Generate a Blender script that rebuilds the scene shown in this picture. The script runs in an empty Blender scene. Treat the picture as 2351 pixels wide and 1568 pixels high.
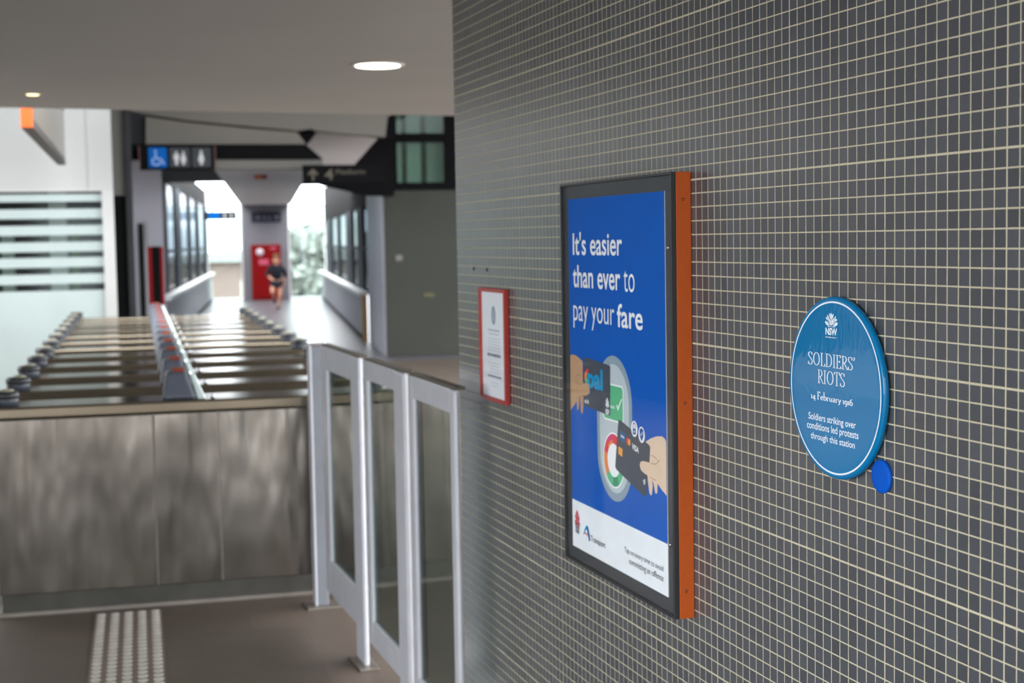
import bpy, bmesh, math, random
from mathutils import Vector, Matrix

scene = bpy.context.scene
COL = scene.collection
R = math.radians

# ------------------------------------------------------------------ camera
W, H = 2351.0, 1568.0
F_PX = 3381.0
PITCH, ROLL, HEAD, EYE = R(3.977), -0.0172, R(14.2), 1.75


def _hd(x, y, z):                       # camera frame (x right, y ahead) -> world, heading HEAD right of +Y
    c, s = math.cos(HEAD), math.sin(HEAD)
    return Vector((x * c + y * s, -x * s + y * c, z))


FWD = _hd(0, math.cos(PITCH), -math.sin(PITCH))
_up = _hd(0, math.sin(PITCH), math.cos(PITCH))
_rt = _hd(1, 0, 0)
RGT = math.cos(ROLL) * _rt + math.sin(ROLL) * _up
UPV = -math.sin(ROLL) * _rt + math.cos(ROLL) * _up
CAM = Vector((0, 0, EYE))
cd = bpy.data.cameras.new('camera')
cam = bpy.data.objects.new('camera', cd)
COL.objects.link(cam)
cam.matrix_world = Matrix(((RGT.x, UPV.x, -FWD.x, CAM.x), (RGT.y, UPV.y, -FWD.y, CAM.y),
                           (RGT.z, UPV.z, -FWD.z, CAM.z), (0, 0, 0, 1)))
cd.sensor_width = 36.0
cd.lens = 36.0 * F_PX / W
cd.clip_start, cd.clip_end = 0.05, 400
cd.dof.use_dof = True
cd.dof.focus_distance = 2.75
cd.dof.aperture_fstop = 5.0
scene.camera = cam

# ------------------------------------------------------------------ daylight and exposure
world = bpy.data.worlds.new('overcast_sky')
scene.world = world
world.use_nodes = True
wn, wl_ = world.node_tree.nodes, world.node_tree.links
bg = wn['Background']
bg.inputs['Strength'].default_value = 10.0
tc = wn.new('ShaderNodeTexCoord')
sx_ = wn.new('ShaderNodeSeparateXYZ')
rp = wn.new('ShaderNodeValToRGB')
rp.color_ramp.elements[0].position = 0.0
rp.color_ramp.elements[0].color = (0.80, 0.86, 0.92, 1)
rp.color_ramp.elements[1].position = 0.6
rp.color_ramp.elements[1].color = (1.0, 1.0, 1.0, 1)
wl_.new(tc.outputs['Generated'], sx_.inputs[0])
wl_.new(sx_.outputs['Z'], rp.inputs[0])
wl_.new(rp.outputs[0], bg.inputs['Color'])

vs = scene.view_settings
vs.view_transform = 'Standard'
vs.look = 'None'
vs.exposure = 0.0
vs.gamma = 1.0
vs.use_curve_mapping = False


# ------------------------------------------------------------------ pixels of the photo -> points of the place
def ray(px, py):
    return FWD + RGT * ((px - W / 2) / F_PX) - UPV * ((py - H / 2) / F_PX)


def at_z(px, py, z=0.0):
    d = ray(px, py)
    return CAM + d * ((z - EYE) / d.z)


def at_y(px, py, y):
    d = ray(px, py)
    return CAM + d * (y / d.y)


def at_plane(px, py, p0, n):
    d = ray(px, py)
    return CAM + d * ((Vector(p0) - CAM).dot(n) / d.dot(n))


# tiled wall: end edge at WE, runs towards the camera along WS, faces WO
WYAW = 0.3145 - HEAD
WE = Vector((1.060, 4.9392, 0))
WS = Vector((math.sin(WYAW), -math.cos(WYAW), 0))
WO = Vector((WS.y, -WS.x, 0))
WROT = math.atan2(WS.y, WS.x)


def on_wall(px, py, off=0.0):
    p = at_plane(px, py, WE + WO * off, WO)
    return (p - WE).dot(WS), p.z


def wall_pt(s, z, off=0.0):
    p = WE + WS * s + WO * off
    return Vector((p.x, p.y, z))


# bridge corridor: corner C0, runs away along CD, right is CX
CYAW = R(4.9)
C0 = Vector((3.62, 22.2, 0))
CD = Vector((math.sin(CYAW), math.cos(CYAW), 0))
CX = Vector((CD.y, -CD.x, 0))
CROT = -CYAW


def cor(x, y, z=0.0):
    p = C0 + CX * x + CD * y
    return Vector((p.x, p.y, z))


def on_cross(px, py, y):                # plane square across the corridor at distance y
    p = at_plane(px, py, C0 + CD * y, CD)
    return (p - C0).dot(CX), p.z


def on_side(px, py, x):                 # plane along the corridor at offset x
    p = at_plane(px, py, C0 + CX * x, CX)
    return (p - C0).dot(CD), p.z


# ------------------------------------------------------------------ mesh helpers
class MB:
    def __init__(self):
        self.v, self.f, self.m, self.sm = [], [], [], []

    def add(self, verts, faces, mi=0, smooth=False):
        o = len(self.v)
        self.v += [tuple(p) for p in verts]
        for f in faces:
            self.f.append([i + o for i in f])
            self.m.append(mi)
            self.sm.append(smooth)
        return self

    def box(self, x0, x1, y0, y1, z0, z1, mi=0):
        x0, x1 = min(x0, x1), max(x0, x1)
        y0, y1 = min(y0, y1), max(y0, y1)
        z0, z1 = min(z0, z1), max(z0, z1)
        return self.add([(x0, y0, z0), (x1, y0, z0), (x1, y1, z0), (x0, y1, z0),
                         (x0, y0, z1), (x1, y0, z1), (x1, y1, z1), (x0, y1, z1)],
                        [(0, 3, 2, 1), (4, 5, 6, 7), (0, 1, 5, 4), (1, 2, 6, 5), (2, 3, 7, 6), (3, 0, 4, 7)], mi)

    def prism(self, poly, y0, y1, mi=0, caps=True):     # poly in (x,z), extruded along y
        n = len(poly)
        a = sum(poly[i][0] * poly[(i + 1) % n][1] - poly[(i + 1) % n][0] * poly[i][1] for i in range(n))
        if a < 0:
            poly = poly[::-1]
        vs_ = [(x, y0, z) for x, z in poly] + [(x, y1, z) for x, z in poly]
        fs = [tuple(range(n)), tuple(range(2 * n - 1, n - 1, -1))] if caps else []
        fs += [(i, i + n, (i + 1) % n + n, (i + 1) % n) for i in range(n)]
        return self.add(vs_, fs, mi)

    def flat(self, poly, y, mi=0):
        n = len(poly)
        a = sum(poly[i][0] * poly[(i + 1) % n][1] - poly[(i + 1) % n][0] * poly[i][1] for i in range(n))
        if a < 0:
            poly = poly[::-1]
        return self.add([(x, y, z) for x, z in poly], [tuple(range(n))], mi)

    def hprism(self, poly, z0, z1, mi=0):               # poly in (x,y)
        n = len(poly)
        a = sum(poly[i][0] * poly[(i + 1) % n][1] - poly[(i + 1) % n][0] * poly[i][1] for i in range(n))
        if a < 0:
            poly = poly[::-1]
        vs_ = [(x, y, z0) for x, y in poly] + [(x, y, z1) for x, y in poly]
        fs = [tuple(range(n - 1, -1, -1)), tuple(range(n, 2 * n))]
        fs += [(i, (i + 1) % n, (i + 1) % n + n, i + n) for i in range(n)]
        return self.add(vs_, fs, mi)

    def lathe(self, prof, seg=32, axis='z', c=(0, 0, 0), mi=0, smooth=True):    # prof (r, h)
        vs_, fs = [], []
        for r, h in prof:
            for k in range(seg):
                a = 2 * math.pi * k / seg
                p = (r * math.cos(a), r * math.sin(a), h)
                if axis == 'y':
                    p = (p[0], -p[2], p[1])
                elif axis == 'x':
                    p = (p[2], p[0], p[1])
                vs_.append((p[0] + c[0], p[1] + c[1], p[2] + c[2]))
        for i in range(len(prof) - 1):
            for k in range(seg):
                k2 = (k + 1) % seg
                fs.append((i * seg + k, i * seg + k2, (i + 1) * seg + k2, (i + 1) * seg + k))
        fs.append(tuple(range(seg - 1, -1, -1)))
        fs.append(tuple((len(prof) - 1) * seg + k for k in range(seg)))
        return self.add(vs_, fs, mi, smooth)

    def tube(self, pts, r, seg=10, mi=0):
        pts = [Vector(p) for p in pts]
        vs_, fs = [], []
        for i, p in enumerate(pts):
            d = (pts[min(i + 1, len(pts) - 1)] - pts[max(i - 1, 0)]).normalized()
            u = d.cross(Vector((0, 0, 1)) if abs(d.z) < 0.9 else Vector((1, 0, 0))).normalized()
            w = d.cross(u)
            for k in range(seg):
                a = 2 * math.pi * k / seg
                vs_.append(p + u * (r * math.cos(a)) + w * (r * math.sin(a)))
        for i in range(len(pts) - 1):
            for k in range(seg):
                k2 = (k + 1) % seg
                fs.append((i * seg + k, i * seg + k2, (i + 1) * seg + k2, (i + 1) * seg + k))
        fs.append(tuple(range(seg)))
        fs.append(tuple((len(pts) - 1) * seg + k for k in range(seg - 1, -1, -1)))
        return self.add(vs_, fs, mi, True)

    def build(self, name, mats, parent=None, bevel=0.0, seg=2):
        me = bpy.data.meshes.new(name)
        me.from_pydata(self.v, [], self.f)
        if not isinstance(mats, (list, tuple)):
            mats = [mats]
        for m in mats:
            me.materials.append(m)
        for p, mi, sm in zip(me.polygons, self.m, self.sm):
            p.material_index = mi
            p.use_smooth = sm
        me.update()
        o = bpy.data.objects.new(name, me)
        COL.objects.link(o)
        if parent is not None:
            o.parent = parent
        if bevel > 0:
            b = o.modifiers.new('edge', 'BEVEL')
            b.width, b.segments, b.limit_method, b.angle_limit = bevel, seg, 'ANGLE', R(40)
        return o


def thing(name, label, cat, loc=(0, 0, 0), rz=0.0, group=None):
    o = bpy.data.objects.new(name, None)
    o.empty_display_size = 0.1
    COL.objects.link(o)
    o.location, o.rotation_euler = loc, (0, 0, rz)
    o['label'], o['category'] = label, cat
    if group:
        o['group'] = group
    return o


def tag(o, label, cat, group=None):
    o['label'], o['category'] = label, cat
    if group:
        o['group'] = group
    return o


def struct(o, label, cat='structure'):
    o['kind'], o['label'], o['category'] = 'structure', label, cat
    return o


def place(o, loc, rz=0.0):
    o.location, o.rotation_euler = loc, (0, 0, rz)
    return o


# ------------------------------------------------------------------ materials
def lin(c):
    return tuple(((v / 255) / 12.92 if v / 255 <= 0.04045 else ((v / 255 + 0.055) / 1.055) ** 2.4) for v in c) + (1.0,)


def newmat(name):
    m = bpy.data.materials.new(name)
    m.use_nodes = True
    nt = m.node_tree
    return m, nt.nodes, nt.links, nt.nodes['Principled BSDF']


def mat(name, c, rough=0.5, metal=0.0, var=0.12, scale=6.0, bump=0.0, bscale=40.0, spec=0.5, stretch=None, coat=0.0, emit=0.0):
    m, n, l, b = newmat(name)
    c = lin(c)
    t = n.new('ShaderNodeTexCoord')
    vec = t.outputs['Object']
    if stretch:
        mp = n.new('ShaderNodeMapping')
        mp.inputs['Scale'].default_value = stretch
        l.new(vec, mp.inputs['Vector'])
        vec = mp.outputs[0]
    nz = n.new('ShaderNodeTexNoise')
    nz.inputs['Scale'].default_value = scale
    nz.inputs['Detail'].default_value = 5
    l.new(vec, nz.inputs['Vector'])
    mr = n.new('ShaderNodeMapRange')
    mr.inputs['From Min'].default_value, mr.inputs['From Max'].default_value = 0.3, 0.7
    mr.inputs['To Min'].default_value, mr.inputs['To Max'].default_value = 1 - var, 1 + var
    l.new(nz.outputs['Fac'], mr.inputs['Value'])
    mx = n.new('ShaderNodeMix')
    mx.data_type, mx.blend_type = 'RGBA', 'MULTIPLY'
    mx.inputs[0].default_value = 1.0
    mx.inputs[6].default_value = c
    l.new(mr.outputs[0], mx.inputs[7])
    l.new(mx.outputs[2], b.inputs['Base Color'])
    b.inputs['Roughness'].default_value = rough
    b.inputs['Metallic'].default_value = metal
    b.inputs['Specular IOR Level'].default_value = spec
    b.inputs['Coat Weight'].default_value = coat
    if bump > 0:
        n2 = n.new('ShaderNodeTexNoise')
        n2.inputs['Scale'].default_value = bscale
        n2.inputs['Detail'].default_value = 3
        l.new(vec, n2.inputs['Vector'])
        bp = n.new('ShaderNodeBump')
        bp.inputs['Strength'].default_value = 1.0
        bp.inputs['Distance'].default_value = bump
        l.new(n2.outputs['Fac'], bp.inputs['Height'])
        l.new(bp.outputs[0], b.inputs['Normal'])
    if emit > 0:
        b.inputs['Emission Color'].default_value = c
        b.inputs['Emission Strength'].default_value = emit
    return m


def ink(name, c, rough=0.5):
    return mat(name, c, rough, var=0.03, scale=20, spec=0.06)


def glass(name, tint=(235, 245, 240), rough=0.02, ior=1.5, gain=1.0):
    m, n, l, b = newmat(name)
    n.remove(b)
    out = n['Material Output']
    tr = n.new('ShaderNodeBsdfTransparent')
    gl = n.new('ShaderNodeBsdfGlossy')
    fr = n.new('ShaderNodeFresnel')
    mx = n.new('ShaderNodeMixShader')
    nz = n.new('ShaderNodeTexNoise')
    nz.inputs['Scale'].default_value = 3.0
    mr = n.new('ShaderNodeMapRange')
    mr.inputs['To Min'].default_value, mr.inputs['To Max'].default_value = rough, rough * 2
    l.new(nz.outputs['Fac'], mr.inputs['Value'])
    l.new(mr.outputs[0], gl.inputs['Roughness'])
    tr.inputs['Color'].default_value = lin(tint)
    geo = n.new('ShaderNodeNewGeometry')
    io = n.new('ShaderNodeMapRange')            # same reflectance from both faces of the pane
    io.inputs['To Min'].default_value, io.inputs['To Max'].default_value = ior, 1.0 / ior
    l.new(geo.outputs['Backfacing'], io.inputs['Value'])
    l.new(io.outputs[0], fr.inputs['IOR'])
    ml = n.new('ShaderNodeMath')
    ml.operation = 'MULTIPLY'
    ml.inputs[1].default_value = gain
    ml.use_clamp = True
    l.new(fr.outputs[0], ml.inputs[0])
    l.new(ml.outputs[0], mx.inputs[0])
    l.new(tr.outputs[0], mx.inputs[1])
    l.new(gl.outputs[0], mx.inputs[2])
    l.new(mx.outputs[0], out.inputs['Surface'])
    return m


def lamp(name, c, strength):
    m, n, l, b = newmat(name)
    n.remove(b)
    e = n.new('ShaderNodeEmission')
    e.inputs['Color'].default_value = lin(c)
    e.inputs['Strength'].default_value = strength
    l.new(e.outputs[0], n['Material Output'].inputs['Surface'])
    return m


def node_math(n, l, op, a, b=None, c=None):
    m = n.new('ShaderNodeMath')
    m.operation = op
    for i, v in enumerate((a, b, c)):
        if v is None:
            continue
        if isinstance(v, (int, float)):
            m.inputs[i].default_value = v
        else:
            l.new(v, m.inputs[i])
    return m.outputs[0]


def mosaic_material():
    m, n, l, b = newmat('mosaic_tile')
    M = lambda op, a, bb=None, cc=None: node_math(n, l, op, a, bb, cc)
    t = n.new('ShaderNodeTexCoord')
    s = n.new('ShaderNodeSeparateXYZ')
    l.new(t.outputs['Object'], s.inputs[0])
    P = 0.03
    wob = n.new('ShaderNodeTexNoise')
    wob.inputs['Scale'].default_value = 85
    wob.inputs['Detail'].default_value = 4
    l.new(t.outputs['Object'], wob.inputs['Vector'])
    w1 = M('MULTIPLY', M('SUBTRACT', wob.outputs['Fac'], 0.5), 0.050)
    u = M('ADD', M('DIVIDE', M('SUBTRACT', s.outputs['X'], 2.0013), P), 220.0)
    v = M('ADD', M('DIVIDE', M('SUBTRACT', s.outputs['Z'], 1.8732), P), 240.0)

    def line(c, per, base, extra):
        # half width of a joint, a little wider where two sheets of mosaic meet
        fr = M('FRACT', c)
        d = M('MINIMUM', fr, M('SUBTRACT', 1.0, fr))
        q = M('ABSOLUTE', M('SUBTRACT', M('FRACT', M('ADD', M('DIVIDE', c, per), 0.5)), 0.5))
        sheet = M('LESS_THAN', M('MULTIPLY', q, per), 0.5)
        hw = M('MULTIPLY_ADD', sheet, extra, base)
        return M('SUBTRACT', M('ADD', d, w1), hw)
    du = line(u, 11.0, 0.041, 0.014)
    dv = line(v, 12.0, 0.044, 0.022)
    d = M('MINIMUM', du, dv)
    g = n.new('ShaderNodeMapRange')                     # 1 on tile, 0 in joint
    g.inputs['From Min'].default_value, g.inputs['From Max'].default_value = -0.012, 0.012
    l.new(d, g.inputs['Value'])
    cv = n.new('ShaderNodeCombineXYZ')
    l.new(M('FLOOR', u), cv.inputs[0])
    l.new(M('FLOOR', v), cv.inputs[1])
    wn_ = n.new('ShaderNodeTexWhiteNoise')
    wn_.noise_dimensions = '3D'
    l.new(cv.outputs[0], wn_.inputs['Vector'])
    big = n.new('ShaderNodeTexNoise')
    big.inputs['Scale'].default_value = 3.5
    big.inputs['Detail'].default_value = 6
    l.new(t.outputs['Object'], big.inputs['Vector'])
    fine = n.new('ShaderNodeTexNoise')
    fine.inputs['Scale'].default_value = 420
    fine.inputs['Detail'].default_value = 3
    l.new(t.outputs['Object'], fine.inputs['Vector'])
    k = M('ADD', M('MULTIPLY', M('SUBTRACT', wn_.outputs['Value'], 0.5), 0.28), 1.0)
    k = M('ADD', k, M('MULTIPLY', M('SUBTRACT', big.outputs['Fac'], 0.5), 0.30))
    k = M('ADD', k, M('MULTIPLY', M('SUBTRACT', fine.outputs['Fac'], 0.5), 0.45))
    tile = n.new('ShaderNodeMix')
    tile.data_type, tile.blend_type = 'RGBA', 'MULTIPLY'
    tile.inputs[0].default_value = 1
    tile.inputs[6].default_value = lin(TILE)
    l.new(k, tile.inputs[7])
    # brown grime patches
    st = n.new('ShaderNodeTexNoise')
    st.inputs['Scale'].default_value = 5.0
    st.inputs['Detail'].default_value = 9
    st.inputs['Roughness'].default_value = 0.7
    mp = n.new('ShaderNodeMapping')
    mp.inputs['Location'].default_value = (4.3, 1.1, 7.7)
    l.new(t.outputs['Object'], mp.inputs['Vector'])
    l.new(mp.outputs[0], st.inputs['Vector'])
    sr = n.new('ShaderNodeMapRange')
    sr.inputs['From Min'].default_value, sr.inputs['From Max'].default_value = 0.60, 0.76
    sr.inputs['To Max'].default_value = 0.75
    l.new(st.outputs['Fac'], sr.inputs['Value'])
    gm = n.new('ShaderNodeMix')
    gm.data_type = 'RGBA'
    gm.inputs[6].default_value = lin(GROUT)
    gm.inputs[7].default_value = lin((118, 92, 72))
    l.new(sr.outputs[0], gm.inputs[0])
    gk = n.new('ShaderNodeMix')
    gk.data_type, gk.blend_type = 'RGBA', 'MULTIPLY'
    gk.inputs[0].default_value = 1
    l.new(gm.outputs[2], gk.inputs[6])
    l.new(M('ADD', M('MULTIPLY', M('SUBTRACT', wob.outputs['Fac'], 0.5), 0.5), 1.0), gk.inputs[7])
    tg = n.new('ShaderNodeMix')
    tg.data_type = 'RGBA'
    l.new(M('MULTIPLY', sr.outputs[0], 0.22), tg.inputs[0])
    l.new(tile.outputs[2], tg.inputs[6])
    tg.inputs[7].default_value = lin((92, 78, 68))
    mx = n.new('ShaderNodeMix')
    mx.data_type = 'RGBA'
    l.new(g.outputs[0], mx.inputs[0])
    l.new(gk.outputs[2], mx.inputs[6])
    l.new(tg.outputs[2], mx.inputs[7])
    b.inputs['Specular IOR Level'].default_value = 0.75
    l.new(mx.outputs[2], b.inputs['Base Color'])
    l.new(M('ADD', M('MULTIPLY', g.outputs[0], -0.60), 0.88), b.inputs['Roughness'])
    bp = n.new('ShaderNodeBump')
    bp.inputs['Distance'].default_value = 0.0012
    bp.inputs['Strength'].default_value = 0.7
    l.new(M('ADD', g.outputs[0], M('MULTIPLY', fine.outputs['Fac'], 0.05)), bp.inputs['Height'])
    l.new(bp.outputs[0], b.inputs['Normal'])
    return m


def paving_material(name, px_, py_, c, jc, ox=0.0, oy=0.0, rough=0.5, jw=0.006, var=0.16, offset=0.0):
    m, n, l, b = newmat(name)
    t = n.new('ShaderNodeTexCoord')
    M = lambda op, a, bb=None, cc=None: node_math(n, l, op, a, bb, cc)
    s = n.new('ShaderNodeSeparateXYZ')
    l.new(t.outputs['Object'], s.inputs[0])
    v = M('ADD', M('DIVIDE', M('SUBTRACT', s.outputs['Y'], oy), py_), 200.0)
    u = M('ADD', M('DIVIDE', M('SUBTRACT', s.outputs['X'], ox), px_), 200.0)
    if offset:
        u = M('ADD', u, M('MULTIPLY', M('MODULO', M('FLOOR', v), 2.0), offset))

    def edge(q, p):
        f = M('FRACT', q)
        return M('MULTIPLY', M('MINIMUM', f, M('SUBTRACT', 1.0, f)), p)
    d = M('MINIMUM', edge(u, px_), edge(v, py_))
    g = n.new('ShaderNodeMapRange')
    g.inputs['From Min'].default_value, g.inputs['From Max'].default_value = jw * 0.4, jw * 0.6
    l.new(d, g.inputs['Value'])
    cv = n.new('ShaderNodeCombineXYZ')
    l.new(M('FLOOR', u), cv.inputs[0])
    l.new(M('FLOOR', v), cv.inputs[1])
    w = n.new('ShaderNodeTexWhiteNoise')
    l.new(cv.outputs[0], w.inputs['Vector'])
    nz = n.new('ShaderNodeTexNoise')
    nz.inputs['Scale'].default_value = 7
    nz.inputs['Detail'].default_value = 8
    l.new(t.outputs['Object'], nz.inputs['Vector'])
    k = M('ADD', M('MULTIPLY', M('SUBTRACT', w.outputs['Value'], 0.5), var), 1.0)
    k = M('ADD', k, M('MULTIPLY', M('SUBTRACT', nz.outputs['Fac'], 0.5), var * 2))
    a = n.new('ShaderNodeMix')
    a.data_type, a.blend_type = 'RGBA', 'MULTIPLY'
    a.inputs[0].default_value = 1
    a.inputs[6].default_value = lin(c)
    l.new(k, a.inputs[7])
    mx = n.new('ShaderNodeMix')
    mx.data_type = 'RGBA'
    l.new(g.outputs[0], mx.inputs[0])
    mx.inputs[6].default_value = lin(jc)
    l.new(a.outputs[2], mx.inputs[7])
    l.new(mx.outputs[2], b.inputs['Base Color'])
    b.inputs['Roughness'].default_value = rough
    return m


TILE = (72, 75, 80)
GROUT = (194, 186, 160)
MT = {}
MT['mosaic'] = mosaic_material()
MT['paving'] = paving_material('stone_paving', 0.475, 0.31, (84, 73, 64), (74, 67, 60), ox=0.45, oy=6.03, rough=0.55, offset=0.5)
MT['vinyl'] = mat('pale_vinyl_floor', (90, 88, 94), 0.34, var=0.05, scale=1.2, spec=0.15)
MT['asphalt'] = mat('forecourt_paving', (120, 117, 112), 0.8, var=0.15, scale=2)
MT['ceiling'] = mat('ceiling_board', (168, 168, 166), 0.7, var=0.03, scale=1.1)
MT['white_panel'] = mat('white_wall_panel', (150, 150, 147), 0.5, var=0.03, scale=1)
MT['post_paint'] = mat('off_white_post_paint', (158, 158, 155), 0.5, var=0.04, scale=3)
MT['white_paint'] = mat('white_paint', (222, 222, 220), 0.45, var=0.04, scale=3)
MT['lilac_wall'] = mat('pale_lilac_wall_panel', (127, 125, 133), 0.5, var=0.04, scale=1.5)
MT['grey_wall'] = mat('mid_grey_wall_panel', (55, 56, 51), 0.7, spec=0.15, var=0.05, scale=1.5)
MT['dark_steel'] = mat('dark_steel', (44, 44, 46), 0.7, var=0.1, scale=4, spec=0.1)
MT['black'] = mat('black_paint', (14, 14, 15), 0.8, var=0.1, scale=4, spec=0.05)
MT['blue_steel'] = mat('blue_grey_steel', (44, 52, 60), 0.7, var=0.08, scale=3, spec=0.15)
MT['beige'] = mat('beige_bulkhead_board', (97, 92, 85), 0.7, var=0.05, scale=1)
MT['pink_soffit'] = mat('warm_white_soffit_board', (141, 132, 129), 0.7, var=0.03, scale=1)
MT['grey_strip'] = mat('grey_fascia_board', (95, 92, 87), 0.7, var=0.05, scale=1)
MT['slat'] = mat('ribbed_white_ceiling', (226, 218, 212), 0.5, var=0.03, scale=1)
MT['stainless'] = mat('brushed_stainless', (134, 128, 121), 0.20, 1.0, var=0.22, scale=1.1, stretch=(2.2, 2, 0.6), bump=0.045, bscale=1.2)
MT['stainless_top'] = mat('polished_stainless_top', (128, 119, 104), 0.14, 0.8, var=0.08, scale=5)
MT['stainless_top'].node_tree.nodes['Principled BSDF'].inputs['Specular Tint'].default_value = (0.55, 0.52, 0.50, 1)
MT['plinth'] = mat('dark_metal_plinth', (72, 70, 65), 0.45, 0.6, var=0.15, scale=8)
MT['galv'] = mat('galvanised_edge', (140, 132, 124), 0.4, 0.7, var=0.12, scale=8)
MT['silver'] = mat('silver_powder_coat', (187, 188, 194), 0.45, 0.1, var=0.06, scale=9)
MT['silver_shaded'] = mat('silver_coat_in_shade', (112, 114, 120), 0.45, 0.1, var=0.08, scale=9)  # shaded copy of the silver coat, for the near face of the post
MT['bronze'] = mat('brown_anodised_cap', (92, 84, 74), 0.5, 0.3, var=0.1, scale=9)
MT['hump'] = mat('blue_grey_plastic', (72, 76, 87), 0.42, var=0.05, scale=8)
MT['reader'] = mat('slate_plastic', (66, 70, 80), 0.45, var=0.06, scale=9)
MT['charcoal'] = mat('charcoal_plastic', (42, 44, 48), 0.45, var=0.08, scale=9)
MT['tan_disc'] = mat('tan_reader_disc', (150, 146, 126), 0.4, var=0.05, scale=9)
MT['orange_lens'] = mat('orange_lens', (136, 50, 8), 0.5, var=0.05, scale=9, spec=0.1)
MT['acrylic'] = mat('acrylic_wing_with_glare', (190, 205, 201), 0.12, var=0.05, scale=5, coat=0.6)  # opaque pale tone stands for light reflected off clear acrylic
MT['orange'] = mat('orange_powder_coat', (182, 78, 2), 0.5, var=0.05, scale=60, bump=0.0002, bscale=900)
MT['frame_black'] = mat('black_aluminium', (40, 41, 44), 0.38, var=0.08, scale=12)
MT['frame_edge'] = mat('black_edge', (12, 12, 12), 0.5, var=0.1, scale=12)
MT['bezel'] = mat('charcoal_printed_border', (62, 64, 68), 0.45, var=0.04, scale=12)
MT['screw'] = mat('dark_screw_head', (140, 66, 14), 0.5, 0.0, var=0.2, scale=60)
MT['chrome'] = mat('chrome', (200, 200, 204), 0.15, 1.0, var=0.05, scale=20)
MT['poster_glass'] = glass('case_glass', (253, 254, 254), 0.015, 1.5, 0.4)
MT['pane'] = glass('clear_pane', (214, 226, 224), 0.02, 1.5, 1.5)
MT['dull_pane'] = glass('dull_pane', (220, 230, 226), 0.05, 1.5, 0.25)
MT['window_pane'] = glass('window_pane', (226, 236, 234), 0.02, 1.5, 1.0)
MT['tinted'] = glass('side_glazing_pane', (148, 154, 159), 0.05, 1.5, 0.3)
MT['frost'] = mat('frosted_film', (147, 158, 156), 0.6, var=0.04, scale=2)
MT['frost_green'] = mat('frosted_green_glass', (147, 162, 150), 0.5, var=0.06, scale=2)
MT['red'] = mat('red_enamel', (134, 1, 3), 0.5, spec=0.15, var=0.05, scale=4)
MT['red_frame'] = mat('red_plastic_frame', (168, 50, 44), 0.4, var=0.05, scale=9)
MT['paper'] = mat('white_paper', (244, 245, 250), 0.6, var=0.02, scale=5)
MT['tactile'] = mat('tactile_paver', (112, 98, 88), 0.6, var=0.1, scale=12)
MT['stud'] = mat('metal_stud', (172, 164, 156), 0.55, 0.0, var=0.1, scale=12)
MT['downlight'] = lamp('downlight_diffuser', (255, 252, 238), 6.0)
MT['spot'] = lamp('warm_spot_lens', (255, 232, 170), 4.0)
MT['trim_white'] = mat('white_trim_ring', (205, 200, 192), 0.5, var=0.03, scale=9)

# ------------------------------------------------------------------ the setting
# near paving (local frame = world)
o = MB().box(-14, 16, -14, 21.3, -0.10, 0.0).build('floor', MT['paving'])
struct(o, 'brown grey stone paving in front of and beyond the ticket gates', 'floor')
o = MB().box(-1.2, 6.0, -0.8, 26, -0.10, 0.0).build('floor_2', MT['vinyl'])
o = place(o, cor(-4.2, 0, 0.0), CROT)
struct(o, 'pale shiny floor of the footbridge corridor', 'floor')
o = MB().box(-90, 90, -90, 200, -6.3, -6.2).build('floor_3', MT['asphalt'])
struct(o, 'ground far below the bridge outside', 'ground')

# tiled wall, local x = distance from its far end, local y = into the wall
WALL_LEN = 5.6
o = MB().box(0, WALL_LEN, 0, 0.22, 0, 2.72).build('wall_right', MT['mosaic'], bevel=0.004)
place(o, (WE.x, WE.y, 0), WROT)
struct(o, 'long wall of small grey mosaic tiles with cream grout', 'wall')

# ceiling over the entrance
cz = 2.7
pl, pr = at_z(0, 247, cz), at_z(1040, 266, cz)
dirv = (pr - pl).normalized()
pl2, pr2 = pl - dirv * 3.4, pr + dirv * 1.2
o = MB().hprism([(pl2.x, pl2.y), (pr2.x, pr2.y), (pr2.x, -2.2), (pl2.x + 0.1, -2.2)], cz, cz + 0.45).build('ceiling', MT['ceiling'])
struct(o, 'plain warm grey ceiling with a straight far edge', 'ceiling')

# left building wall with frosted window
WLY = 17.5
a0, a1 = at_y(-900, 250, WLY), at_y(236, 437, WLY)
xw0, xw1 = -4.4, at_y(262, 500, WLY).x
ztop, zwin1, zwin0 = 4.6, at_y(120, 437, WLY).z, at_y(120, 664, WLY).z
mb = MB()
sx0 = at_y(155, 300, WLY).x
for x0, x1 in ((xw0, -1.9), (-1.894, at_y(197, 300, WLY).x - 0.003), (at_y(197, 300, WLY).x + 0.003, xw1)):
    mb.box(x0, x1, WLY, WLY + 0.12, zwin1, ztop)
mb.box(xw0, xw1, WLY + 0.03, WLY + 0.14, zwin1, ztop)
o = mb.build('wall_left', MT['white_panel'])
struct(o, 'white panelled wall above the striped frosted window', 'wall')

xj = at_y(68, 560, WLY).x
xr = at_y(237, 560, WLY).x
w1 = struct(MB().box(xw0, xr, WLY + 0.02, WLY + 0.06, 0.0, 0.12).box(xw0, xr, WLY - 0.02, WLY + 0.08, zwin1 - 0.015, zwin1 + 0.01)
            .build('window_1', MT['post_paint']), 'frosted window with horizontal clear stripes left of the gates', 'window')
mb = MB()
for x0, x1 in ((xw0, xj - 0.006), (xj + 0.006, xr)):
    mb.box(x0, x1, WLY + 0.03, WLY + 0.042, 0.12, zwin1 - 0.015)
mb.build('pane', MT['dull_pane'], w1)
mb = MB()
# frosted bands between the clear stripes, read off the photo
fy = [(446, 463), (480, 502), (518, 540), (556, 578), (592, 614), (630, 652), (668, 905)]
for y0, y1 in fy:
    mb.box(xw0, xr, WLY + 0.022, WLY + 0.029, max(0.12, at_y(120, y1, WLY).z), at_y(120, y0, WLY).z)
mb.build('frosted_film', MT['frost'], w1)
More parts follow.
